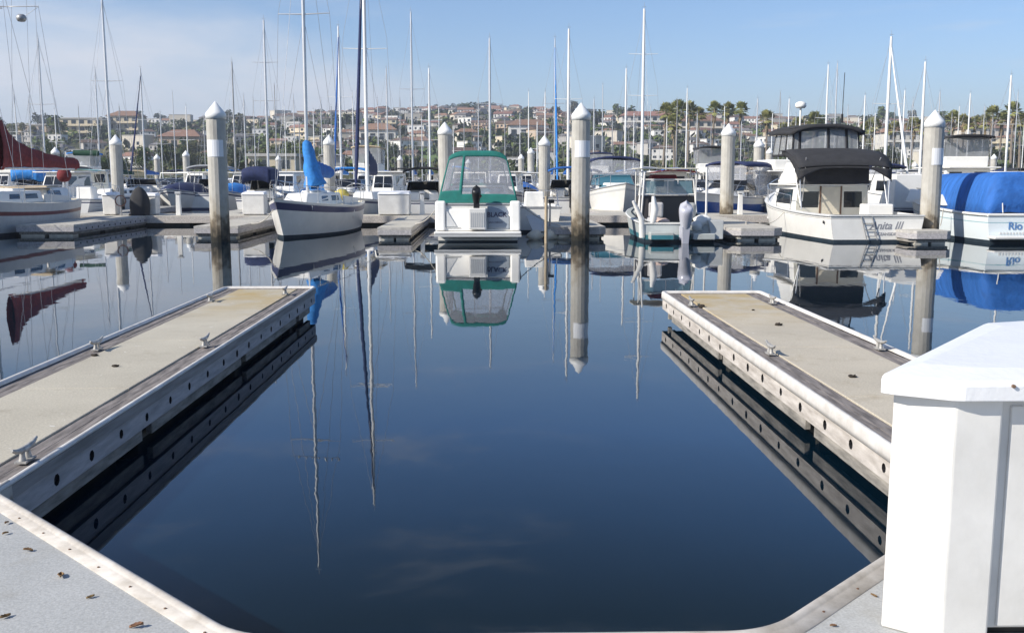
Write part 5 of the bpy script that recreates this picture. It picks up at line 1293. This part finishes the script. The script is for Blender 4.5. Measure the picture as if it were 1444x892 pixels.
fill = [(205, 66), (262, 62), (305, 66), (345, 70), (420, 68), (520, 66), (555, 70), (640, 72), (735, 66), (825, 68), (900, 66), (925, 72), (1000, 66), (1090, 66), (1125, 72), (1180, 68), (1225, 70), (1300, 72), (1420, 70), (18, 68), (105, 74),(190, 88), (222, 78), (312, 90), (350, 88), (432, 84), (470, 90), (530, 82), (570, 90), (630, 84), (690, 88), (740, 78), (775, 90), (845, 82), (905, 78), (950, 88), (1000, 82), (1045, 76), (1085, 90), (1140, 86), (1200, 80), (1240, 88), (1270, 78), (1390, 84), (1425, 90), (20, 80), (60, 90), (120, 84), (165, 78),
        (250, 118), (400, 116), (510, 120), (615, 118), (725, 116), (820, 120), (885, 118), (985, 116), (1070, 120), (1180, 118), (1300, 118), (1365, 120), (90, 118), (180, 116)]
kd = ['cuddy', 'cabin', 'express', 'bimini', 'fly', 'covered', 'cabin']; cc = [None, bluec, None, navyc, blackc, bluec2, greyc, tanc]
for i, (px, Y) in enumerate(fill):
    k = kd[(i * 5) % 7]; c = cc[(i * 3) % 8]
    mbt(px, Y + (i * 13 % 5) * .7, k, {'cuddy': 'small white cuddy boat', 'cabin': 'white cabin boat', 'express': 'white express boat', 'bimini': 'white boat with canvas top', 'fly': 'white flybridge boat', 'covered': 'covered motorboat'}[k], rz=(0, math.pi)[i % 2], canvas=c, L=7 + i % 3, B=2.7)

# ------------------------------------------------------------------ land
RID = [(-400, 212), (-100, 208), (0, 205), (60, 204), (130, 201), (180, 193), (220, 187), (260, 187), (300, 185), (340, 182), (400, 180), (460, 177), (520, 171), (570, 166), (620, 162), (680, 161), (720, 162), (770, 168), (840, 172), (900, 170), (950, 173), (1010, 172), (1080, 176), (1160, 176), (1250, 180), (1340, 172), (1444, 168), (1700, 176), (2100, 185)]
YR = 1150.0
def ridge(X):
    px = VPX + FPX * X / YR
    for (a, ya), (c, yc) in zip(RID, RID[1:]):
        if px <= c: 
            f = max(0, (px - a) / (c - a)); f = f * f * (3 - 2 * f); y = ya + (yc - ya) * f; break
    else: y = RID[-1][1]
    return (HZ - y) / FPX * YR + EYE
def ground(X, Y):
    if Y < 152: return -1.5
    base = 1.4 + min(1, (Y - 152) / 40) * 1.6
    g = max(0, min(1, (Y - 260) / (YR - 260))); g = g * (1.55 - .55 * g) 
    n = noise.noise(Vector((X * .006, Y * .006, 0))) * 7 * g * (1 - g) * 2 + noise.noise(Vector((X * .02, Y * .02, 5))) * 2.0 * g
    z = base + (ridge(X) - 8) * min(1, g) + n
    if Y > YR: z -= (Y - YR) * .05
    return z
gm = bpy.data.materials.new('hillside_ground'); gm.use_nodes = True
nt3 = gm.node_tree; b3 = nt3.nodes['Principled BSDF']; b3.inputs['Roughness'].default_value = .95; b3.inputs['Specular IOR Level'].default_value = .1
tcg = nt3.nodes.new('ShaderNodeTexCoord'); ng = nt3.nodes.new('ShaderNodeTexNoise'); ng.inputs['Scale'].default_value = .035; ng.inputs['Detail'].default_value = 9; ng.inputs['Roughness'].default_value = .7
rg = nt3.nodes.new('ShaderNodeValToRGB'); ee = rg.color_ramp.elements; ee[0].position = .36; ee[0].color = (.03, .036, .02, 1); ee[1].position = .66; ee[1].color = (.20, .165, .12, 1)
q = ee.new(.5); q.color = (.085, .09, .045, 1)
nt3.links.new(tcg.outputs['Object'], ng.inputs['Vector']); nt3.links.new(ng.outputs['Fac'], rg.inputs['Fac']); nt3.links.new(rg.outputs[0], b3.inputs['Base Color'])
e = MB(); nx, ny = 150, 90
def yv(v): return 149 + 2200 * v ** 2.0
e.grid(lambda u, v: ((u - .5) * 3600, yv(v), ground((u - .5) * 3600, yv(v))), nx, ny)
tag(e.build('hillside_terrain', gm), 'long low hillside of scrub and lawns behind the marina', 'hill', kind='structure')
gr = mat('lawn_grass', (.07, .12, .025), .95, scale=.3, col2=(.13, .19, .05))
e = MB()
for (px0, px1, Y0, Y1) in ((550, 650, 230, 330), (870, 940, 190, 250), (180, 290, 210, 300)):
    xa, xb = (px0 - VPX) / FPX * Y0, (px1 - VPX) / FPX * Y0
    e.grid(lambda u, v: (xa + (xb - xa) * u + 0 * v, Y0 + (Y1 - Y0) * v, ground(xa + (xb - xa) * u, Y0 + (Y1 - Y0) * v) + .12 + .3 * math.sin(u * 3.1) * math.sin(v * 3.1)), 12, 12)
tag(e.build('lawn', gr), 'mown green lawns along the far shore', 'grass', kind='structure')
# rock revetment along the shore
rk = mat('revetment_rock', (.14, .13, .12), .95, col2=(.30, .28, .25), scale=.6)
e = MB(); jr = random.Random(3)
for i in range(900):
    x = jr.uniform(-95, 95); k = jr.random(); s = jr.uniform(.25, .6); y = 150 + k * 3.2; z = -.1 + k * 1.7
    e.blob((x, y, z), (s, s * .8, s * .6), 5, 3, seed=i, rough=.8)
tag(e.build('revetment_rocks', rk), 'band of grey rocks lining the far shore', 'rocks', kind='stuff')

# foliage ------------------------------------------------------------
fol = [mat('foliage_dark', (.03, .042, .02), .85, scale=.9, col2=(.08, .10, .042), randc=.22, spec=.2),
       mat('foliage_olive', (.055, .06, .028), .85, scale=.9, col2=(.15, .145, .065), randc=.22, spec=.2),
       mat('foliage_green', (.045, .07, .02), .85, scale=.9, col2=(.12, .16, .045), randc=.2, spec=.2)]
bark = mat('bark', (.08, .065, .05), .95, col2=(.16, .13, .10), scale=3)
def crown_mesh(name, R_, Hh, z0, leaf, n, seed, m, lobes=9):
    q = random.Random(seed); e = MB(); L_ = []
    for i in range(lobes):
        a = q.uniform(0, 6.28); r = R_ * .62 * math.sqrt(q.random()); k = q.random()
        L_.append((r * math.cos(a), r * math.sin(a), z0 + Hh * (.28 + .5 * k), R_ * q.uniform(.30, .50), Hh * q.uniform(.16, .28)))
    L_.append((0, 0, z0 + Hh * .55, R_ * .6, Hh * .36))
    for i in range(n):
        c = L_[q.randrange(len(L_))]; d = Vector((q.gauss(0, 1), q.gauss(0, 1), q.gauss(0, 1) + .25)).normalized(); rr = q.uniform(.55, 1.06)
        p = Vector((c[0] + d.x * c[3] * rr, c[1] + d.y * c[3] * rr, c[2] + d.z * c[4] * rr))
        u = Vector((q.gauss(0, 1), q.gauss(0, 1), q.gauss(0, .6))).normalized(); w_ = (d + Vector((q.gauss(0, .5), q.gauss(0, .5), q.gauss(0, .5)))).cross(u)
        if w_.length < .01: continue
        w_.normalize(); s = leaf * q.uniform(.6, 1.3)
        e.add([p - u * s, p + w_ * s * .6, p + u * s, p - w_ * s * .6], [(0, 1, 2, 3)])
    me = bpy.data.meshes.new(name); me.from_pydata(e.v, [], e.f); me.materials.append(m); return me
def trunk_mesh(h, r, seed):
    q = random.Random(seed); e = MB(); e.tube([(0, 0, -1), (q.uniform(-.1, .1) * h * .3, 0, h * .4), (q.uniform(-.15, .15) * h * .3, .05 * h, h * .75)], [r, r * .75, r * .4], 7)
    for k in range(4):
        a = q.uniform(0, 6.28); z = h * q.uniform(.3, .55); e.tube([(0, 0, z), (math.cos(a) * h * .2, math.sin(a) * h * .2, z + h * .25)], [r * .45, r * .15], 5)
    me = bpy.data.meshes.new('trunk'); me.from_pydata(e.v, [], e.f); me.materials.append(bark); return me
def mkobj(name, me, parent=None):
    o = bpy.data.objects.new(name, me); COL.objects.link(o)
    if parent: o.parent = parent
    return o
protoT = []
for i in range(9):
    lf, n = (.55, 330)
    R_, Hh = (3.6, 5.0) if i % 3 == 0 else (3.0, 6.5) if i % 3 == 1 else (4.4, 5.2)
    protoT.append((crown_mesh('crown', R_, Hh, 1.2, lf, n, 40 + i, fol[(0, 1, 0, 2, 1, 0, 0, 2, 1)[i]]), trunk_mesh(5, .28, i)))
nearT = []
for i in range(6):
    R_, Hh = ((3.8, 5.5), (3.0, 6.5), (4.8, 5.0))[i % 3]
    nearT.append((crown_mesh('crown', R_, Hh, 1.0, .26, 1500, 80 + i, fol[(2, 0, 1, 0, 2, 1)[i]], 13), trunk_mesh(4.5, .22, 30 + i)))
kindname = ['rounded dark tree', 'upright olive tree', 'spreading dark tree', 'rounded green tree', 'upright olive-brown tree', 'broad dark tree', 'compact dark tree', 'upright green tree', 'spreading olive tree']
def tree(X, Y, s, i, near=False, look=None):
    cm, tm_ = (nearT if near else protoT)[i % (6 if near else 9)]
    t = thing('tree', (X, Y, ground(X, Y) - .3), rnd.uniform(0, 6.28)); t.scale = (s, s, s * rnd.uniform(.85, 1.15)); t['category'] = 'tree'
    mkobj('crown', cm, t); mkobj('trunk', tm_, t)
    t['group'] = 'trees along the far shore' if near else 'trees scattered over the hillside'
    kn = ['bushy green tree', 'upright dark tree', 'spreading olive tree', 'bushy dark tree', 'upright bright tree', 'spreading pale tree'][i % 6] if near else kindname[i % 9]
    zone = 'on the far shore' if near else ('on the ridge' if Y > 950 else 'midway uphill' if Y > 620 else 'low uphill')
    later(t, kn + ' ' + zone, pxof(X, Y)); return t

# houses -----------------------------------------------------------------
wallc = [(.55, .50, .42), (.66, .63, .57), (.48, .38, .28), (.40, .38, .36), (.60, .52, .38), (.72, .70, .66)]
wm_ = [mat('stucco_%s' % n, c, .9, var=.08, scale=.4, randc=.12) for n, c in zip(('cream', 'offwhite', 'tan', 'grey', 'ochre', 'white'), wallc)]
rfm = [mat('terracotta_roof', (.20, .105, .075), .9, col2=(.29, .17, .12), scale=1.5, randc=.2), mat('grey_roof', (.16, .15, .15), .9, var=.2, randc=.15), mat('brown_roof', (.13, .09, .07), .9, var=.2, randc=.15), mat('pale_roof', (.45, .43, .40), .9, var=.1)]
hg = mat('house_glass', (.03, .04, .05), .15)
def house_mesh(wd, dp, h, roof, wi, ri, seed):
    q = random.Random(seed); e = MB()
    def vol(x0, x1, y0, y1, h, roof):
        e.box(x0, x1, y0, y1, -3, h, 0); ov = .5
        if roof == 'flat': e.box(x0 - .15, x1 + .15, y0 - .15, y1 + .15, h + .001, h + .45, 1)
        else:
            rh = min(x1 - x0, y1 - y0) * .22; ym = (y0 + y1) / 2; ins = (x1 - x0) * (.28 if roof == 'hip' else -.0)
            v = [(x0 - ov, y0 - ov, h), (x1 + ov, y0 - ov, h), (x1 + ov, y1 + ov, h), (x0 - ov, y1 + ov, h), (x0 - ov + ins, ym, h + rh), (x1 + ov - ins, ym, h + rh)]
            e.add(v, [(0, 1, 5, 4), (2, 3, 4, 5), (1, 2, 5), (3, 0, 4), (3, 2, 1, 0)], 1)
        fl = max(1, int(h // 2.9))
        for f in range(fl):
            nw = max(2, int((x1 - x0) / 2.8)); st = (x1 - x0) / nw
            for k in range(nw):
                if q.random() < .15: continue
                ww = st * q.uniform(.3, .62); c = x0 + (k + .5) * st; z = f * 2.9 + .9; hh = q.choice((1.2, 1.3, 1.9)); z = z - (.6 if hh > 1.5 else 0)
                e.box(c - ww / 2, c + ww / 2, y0 - .06, y0 + .05, z, z + hh, 2)
            if q.random() < .35: e.box(x0 + .3, x1 - .3, y0 - 1.3, y0 - .001, f * 2.9 - .12, f * 2.9 + .1, 0)
    vol(-wd / 2, wd / 2, 0, dp, h, roof)
    if q.random() < .6: vol(wd * .18, wd * .62, -2.5, dp * .6, max(3, h - 2.9), roof)
    if roof != 'flat' and q.random() < .5: e.box(-wd * .3, -wd * .3 + .9, dp * .5, dp * .5 + .9, h, h + dp * .16 + 1.2, 0)
    me = bpy.data.meshes.new('house'); me.from_pydata(e.v, [], e.f)
    for m in (wm_[wi], rfm[ri], hg): me.materials.append(m)
    me.polygons.foreach_set('material_index', e.m); return me
HP = []
for i, (wd, dp, h, rf_, wi, ri, nm) in enumerate([(11, 9, 5.6, 'hip', 0, 0, 'cream house with terracotta roof'), (13, 9, 3.2, 'gable', 1, 0, 'low off-white house with terracotta roof'), (10, 8, 6, 'flat', 5, 3, 'white flat-roofed house'), (14, 9, 5.8, 'gable', 2, 2, 'tan house with brown roof'),
                                              (9, 8, 5.8, 'hip', 3, 1, 'grey house with grey roof'), (12, 9, 6, 'flat', 4, 3, 'ochre flat-roofed house'), (15, 10, 5.8, 'gable', 5, 0, 'wide white house with terracotta roof'), (10, 9, 3.3, 'hip', 1, 1, 'low off-white house with grey roof'),
                                              (12, 9, 5.8, 'hip', 5, 2, 'white house with brown roof'), (16, 9, 8.7, 'flat', 0, 3, 'three-storey cream block'), (11, 8, 5.8, 'gable', 4, 0, 'ochre house with terracotta roof'), (10, 8, 3.2, 'gable', 3, 2, 'low grey house with brown roof')]):
    HP.append((house_mesh(wd, dp, h, rf_, wi, ri, i), nm, wd))
FM = wm_ + rfm + [hg]
hr = random.Random(11); placed = []; nH = 0; tries = 0
while nH < 740 and tries < 40000:
    tries += 1; Y = 235 + (1135 - 235) * hr.random() ** .72; px = hr.uniform(-40, 1490); X = (px - VPX) / FPX * Y
    if px < 215 and Y > 520: continue
    if 600 < px < 760 and Y > 1020 and hr.random() < .8: continue
    if px > 1000 and hr.random() < .55: continue
    if px < 330 and hr.random() < .4: continue
    if any(abs(X - a) < 10 and abs(Y - b_) < 11 for a, b_ in placed): continue
    placed.append((X, Y)); nH += 1
HS = sorted(placed, key=lambda q: q[1] ** 2); FARH = MB()
for hi_, (X, Y) in enumerate(HS):
    px = pxof(X, Y); me, nm, wd = HP[hr.randrange(12)]
    rz_ = hr.gauss(0, .45); s = hr.uniform(.55, .85) * (.62 + .38 * min(1, Y / 800))
    if hi_ >= 296:
        M_ = Matrix.Translation((X, Y, ground(X, Y) + .1)) @ Matrix.Rotation(rz_, 4, 'Z') @ Matrix.Scale(s, 4); mi_ = {m.name: FM.index(m) for m in me.materials}
        o_ = len(FARH.v); FARH.v += [tuple(M_ @ v.co) for v in me.vertices]
        for p_ in me.polygons: FARH.f.append(tuple(i + o_ for i in p_.vertices)); FARH.m.append(mi_[me.materials[p_.material_index].name]); FARH.s.append(False)
        continue
    o = mkobj('house', me); o.location = (X, Y, ground(X, Y) + .1); o.rotation_euler = (0, 0, rz_); o.scale = (s, s, s)
    o['category'] = 'house'; o['group'] = 'houses on the hillside'
    later(o, nm + (' near the ridge' if Y > 900 else ' midway up' if Y > 600 else ' low down'), px)
tag(FARH.build('upper_hill_houses', FM), 'dense mass of small pale houses packed along the upper hillside', 'houses', kind='stuff')
# larger buildings near the shore with parts
def building(px, Y, wd, h, wi, ri, label, roof='flat', fl=2):
    X = (px - VPX) / FPX * Y; t = thing('building', (X, Y, ground(X, Y)), 0, label, 'building')
    e = MB(); e.box(-wd / 2, wd / 2, 0, 11, -2, h); w_ = e.build('wall', wm_[wi], t)
    e = MB()
    if roof == 'flat': e.box(-wd / 2 - .4, wd / 2 + .4, -.4, 11.4, h + .002, h + .5)
    else: e.add([(-wd / 2 - .7, -.7, h), (wd / 2 + .7, -.7, h), (wd / 2 + .7, 11.7, h), (-wd / 2 - .7, 11.7, h), (-wd / 2 + 3, 5.5, h + 2.4), (wd / 2 - 3, 5.5, h + 2.4)], [(0, 1, 5, 4), (2, 3, 4, 5), (1, 2, 5), (3, 0, 4), (3, 2, 1, 0)])
    e.build('roof', rfm[ri], t)
    n = max(2, int(wd / 3.2)); st = wd / n
    for f in range(fl):
        for k in range(n):
            e = MB(); c = -wd / 2 + (k + .5) * st; z = h / fl * f + .9; e.box(c - st * .27, c + st * .27, -.08, .04, z, z + h / fl * .5); e.build('window', hg, t)
    e = MB(); 
    for f in range(1, fl): e.box(-wd / 2, wd / 2, -1.1, -.002, h / fl * f - .1, h / fl * f + .15)
    if fl > 1: e.build('balcony_slab', wm_[wi], t)
ch = 'ochre apartment block with flat roof seen above the maroon sail cover'
building(125, 420, 20, 8.5, 4, 3, 'ochre three-storey apartment block above the maroon sail cover', fl=3)
building(186, 430, 13, 9, 4, 0, 'ochre apartment block with terracotta roof behind the left pilings', 'hip', fl=3)
building(62, 430, 12, 6, 2, 3, 'tan block behind palm trees at far left', fl=2)
building(262, 330, 13, 4.2, 2, 0, 'low tan building with terracotta roof between the short left pilings', 'hip', 1)
building(388, 175, 8, 3.0, 4, 3, 'low sand-coloured building left of the blue-striped sailboat mast', 'flat', 1)
building(535, 360, 13, 4.4, 1, 0, 'low white building with terracotta roof right of the navy sail', 'hip', 1)
building(745, 380, 15, 5, 5, 0, 'white building with terracotta roof right of the teal canopy', 'hip', 1)
building(910, 470, 24, 6, 1, 0, 'off-white long building with terracotta roof by the tall pale mast', 'hip', 2)
building(985, 420, 18, 6, 0, 0, 'cream building with terracotta roof below the big palms', 'hip', 2)
building(1290, 330, 20, 6.5, 1, 0, 'off-white building with terracotta roof behind the white masts at right', 'hip', 2)
building(1395, 340, 16, 7, 0, 0, 'cream building with terracotta roof behind the right palms', 'hip', 2)
building(1150, 330, 14, 5, 1, 3, 'flat-roofed off-white building behind the black canopy', 'flat', 2)

# trees on the hill and along the shore
tr = random.Random(5); nT = 0; tries = 0; tp_ = []
while nT < 110 and tries < 9000:
    tries += 1; Y = 330 + (1130 - 330) * tr.random() ** .6; px = tr.uniform(-40, 1490); X = (px - VPX) / FPX * Y
    if any(abs(X - a) < 6 and -9 < (Y - b_) < 9 for a, b_ in placed): continue
    if any((X - a) ** 2 + (Y - b_) ** 2 < 60 for a, b_ in tp_): continue
    if px > 920 and Y > 900: continue
    tp_.append((X, Y)); tree(X, Y, tr.uniform(.9, 1.7), tr.randrange(9)); nT += 1
# ridge-line trees
for i in range(85):
    px = tr.choice((tr.uniform(560, 770), tr.uniform(590, 730), tr.uniform(600, 720), tr.uniform(830, 1080), tr.uniform(180, 560), tr.uniform(1080, 1444)))
    Y = tr.uniform(1090, 1165); X = (px - VPX) / FPX * Y; s = tr.uniform(1.5, 2.7) if (575 < px < 735 or 850 < px < 960) else tr.uniform(.8, 1.4); tree(X, Y, s, tr.choice((0, 2, 5, 6)))
for i in range(100):
    px = tr.uniform(-30, 1470) if i < 75 else tr.uniform(-30, 470); Y = tr.uniform(162, 300); X = (px - VPX) / FPX * Y
    s = tr.uniform(.45, .95)
    if 560 < px < 640 or 880 < px < 960: s *= .6
    tree(X, Y, s, tr.randrange(6), near=True)
# uncountable scrub filling the slope: one object
sq = random.Random(21); e = MB()
for i in range(6500):
    Y = 300 + (1160 - 300) * sq.random() ** .6; px = sq.uniform(-60, 1510); X = (px - VPX) / FPX * Y; z = ground(X, Y); s = sq.uniform(1.2, 3.8)
    for k in range(16):
        d = Vector((sq.gauss(0, 1), sq.gauss(0, 1), abs(sq.gauss(0, 1)))).normalized() * s * sq.uniform(.5, 1); p = Vector((X, Y, z)) + Vector((d.x * 1.3, d.y * 1.3, d.z))
        u = Vector((sq.gauss(0, 1), sq.gauss(0, 1), sq.gauss(0, 1))).normalized() * s * .38; v = u.orthogonal().normalized() * s * .3
        e.add([p - u, p + v, p + u, p - v], [(0, 1, 2, 3)], i % 3)
for i in range(900):
    px = sq.uniform(-60, 1510); Y = 160 + 290 * sq.random(); X = (px - VPX) / FPX * Y; z = ground(X, Y); s = .6 + 2.6 * sq.random() ** 2.2; s = s * (1 + (Y - 160) / 400); c_ = int(noise.noise(Vector((X * .03, Y * .03, 0))) * 6 + 9) % 3
    for k in range(34):
        d = Vector((sq.gauss(0, 1), sq.gauss(0, 1), abs(sq.gauss(0, 1)))).normalized() * s * sq.uniform(.5, 1); p = Vector((X, Y, z)) + Vector((d.x * 1.2, d.y * 1.2, d.z))
        u = Vector((sq.gauss(0, 1), sq.gauss(0, 1), sq.gauss(0, 1))).normalized() * s * .26; v = u.orthogonal().normalized() * s * .2
        e.add([p - u, p + v, p + u, p - v], [(0, 1, 2, 3)], c_)
tag(e.build('hillside_scrub', fol), 'scrub and bushes filling the hillside between the houses', 'scrub', kind='stuff')

# palms --------------------------------------------------------------------
pfm = [mat('palm_frond', (.13, .15, .045), .6, scale=2, col2=(.38, .36, .13), randc=.15), mat('palm_skirt', (.20, .15, .08), .95, scale=2, col2=(.36, .28, .17)), mat('palm_trunk', (.16, .13, .10), .95, scale=2, col2=(.28, .23, .18))]
def palm_meshes(Rc, seed, nf=54):
    q = random.Random(seed); e = MB(); sk_ = MB()
    for i in range(nf):
        a = q.uniform(0, 6.28); el = q.uniform(-.75, 1.4) if i > 6 else q.uniform(1.0, 1.5); d = Vector((math.cos(a) * math.cos(el), math.sin(a) * math.cos(el), math.sin(el)))
        l = Rc * q.uniform(.42, .62); base = d * .15; tip = d * l - Vector((0, 0, .05 * l))
        e.tube([base, tip], .03, 3, caps=False)
        side = d.cross(Vector((0, 0, 1))); side = side.normalized() if side.length > .1 else Vector((1, 0, 0)); up = side.cross(d)
        for k in range(9):
            t = (k - 4) * .36 + q.uniform(-.08, .08); dd = (d * math.cos(t) + side * math.sin(t) + Vector((0, 0, -.12 - .1 * abs(k - 4) * .4))).normalized(); ll = Rc * q.uniform(.38, .52) * (1 - .06 * abs(k - 4))
            w_ = (dd.cross(up)).normalized() * .13 * Rc / 2; m_ = tip + dd * ll * .5
            e.add([tip, m_ + w_, tip + dd * ll - Vector((0, 0, .12 * ll)), m_ - w_], [(0, 1, 2, 3)])
    for i in range(60):
        a = q.uniform(0, 6.28); z = q.uniform(-2.6, -.3); r = .35 + q.uniform(.1, .55) * (1 + z / 3.2); c, s_ = math.cos(a), math.sin(a)
        sk_.add([(c * .2 - s_ * .15, s_ * .2 + c * .15, z), (c * .2 + s_ * .15, s_ * .2 - c * .15, z), (c * r * 1.2, s_ * r * 1.2, z - q.uniform(.6, 1.1))], [(0, 1, 2)])
    A_ = bpy.data.meshes.new('fronds'); A_.from_pydata(e.v, [], e.f); A_.materials.append(pfm[0])
    B_ = bpy.data.meshes.new('dead_fronds'); B_.from_pydata(sk_.v, [], sk_.f); B_.materials.append(pfm[1]); return A_, B_
PM = [palm_meshes(2.3, i) for i in range(4)]
def palm(px, top, Y, s=1.0, look='fan palm', i=0, leanx=0.0):
    s *= .98; X, Z = XZ(px, top, Y); g = ground(X, Y); t = thing('palm_tree', (X, Y, g), 0); t['category'] = 'palm tree'; t['group'] = 'palm trees behind the marina'
    hz_ = Z - g - 2.0 * s; A_, B_ = PM[i % 4]
    for nm, me in (('fronds', A_), ('dead_fronds', B_)):
        o = mkobj(nm, me, t); o.location = (0, 0, hz_); o.scale = (s, s, s); o.rotation_euler = (0, 0, i * 1.3)
    e = MB(); e.tube([(leanx, 0, -1), (leanx * .4, 0, hz_ * .5), (0, 0, hz_ + .1)], [.34 * s, .24 * s, .2 * s], 8); e.build('trunk', pfm[2], t)
    later(t, look, px)
PL = [(940, 144, 215, 1.05), (956, 140, 205, 1.15), (972, 142, 210, 1.15), (985, 150, 222, 1.0), (950, 160, 200, 1.0), (1008, 142, 215, .95), (1027, 143, 220, .92), (1045, 142, 215, .95), (1082, 154, 215, 1.0), (1106, 172, 225, .9), (1125, 165, 215, .9), (1149, 156, 210, 1.05),
      (1220, 172, 225, .9), (1232, 165, 215, 1.05), (1262, 170, 220, .9), (1290, 164, 215, 1.0), (1304, 172, 225, .9), (1345, 155, 215, 1.0), (1360, 160, 210, .95), (1376, 163, 225, .95), (1390, 160, 215, .95), (1401, 148, 205, .95), (1414, 157, 215, .9), (1430, 142, 200, 1.05), (1440, 158, 215, 1.0)]
for i, (px, tp, Y, s) in enumerate(PL): palm(px, tp, Y, s, 'tall fan palm with shaggy crown' if s > 1 else 'slim fan palm', i, leanx=(i % 5 - 2) * .25)
for i, (px, tp, Y) in enumerate([(94, 180, 430), (104, 182, 420), (113, 184, 440), (120, 179, 430), (123, 176, 430), (137, 178, 420), (15, 174, 380), (31, 173, 390), (46, 177, 400), (420, 188, 420), (345, 186, 430), (480, 185, 430)]):
    palm(px, tp, Y, 1.0, 'distant fan palm', i)

# air
hm_ = bpy.data.materials.new('haze'); hm_.use_nodes = True; n_ = hm_.node_tree.nodes; n_.remove(n_['Principled BSDF'])
pv = n_.new('ShaderNodeVolumePrincipled'); pv.inputs['Density'].default_value = 0.00042; pv.inputs['Color'].default_value = (.80, .87, 1, 1); pv.inputs['Anisotropy'].default_value = 0.2
hm_.node_tree.links.new(pv.outputs[0], n_['Material Output'].inputs['Volume'])
e = MB(); e.box(-1900, 1900, -350, 2430, -9, 112); tag(e.build('haze', hm_), 'thin pale sea haze in the air over the marina', 'haze', kind='stuff')

def rope(p0, p1, sag, label, r=.016, m=None):
    a, b_ = Vector(p0), Vector(p1); e = MB(); e.tube([a.lerp(b_, k / 12) - Vector((0, 0, sag * math.sin(math.pi * k / 12))) for k in range(13)], r, 6)
    o = e.build('mooring_line', m or mat('rope', (.55, .52, .46), .9, var=.2, scale=40)); tag(o, label, 'rope', 'mooring lines of the front boats')
rope((10.55, 35.2, .95), (XX(1075, 34.4), 34.6, .45), .22, 'mooring line from the black-canopy cruiser flank to the dock beside it')
rope((-7.0, 33.3, 1.28), (XX(352, 34.6), 34.6, .45), .25, 'mooring line from the blue-striped sailboat bow to the left dock')
rope((-1.65, 32.0, 1.15), (XX(585, 34.2), 34.2, .45), .15, 'mooring line from the teal canopy cruiser to the dock on its left')
rope((1.0, 31.9, 1.15), (XX(790, 33.6), 33.2, .45), .12, 'mooring line from the teal canopy cruiser towards the tallest piling')
rope((14.9, 32.5, 1.0), (XX(1338, 32.2), 32.6, .45), .08, 'mooring line from the blue-covered boat to the right dock head')
settle()
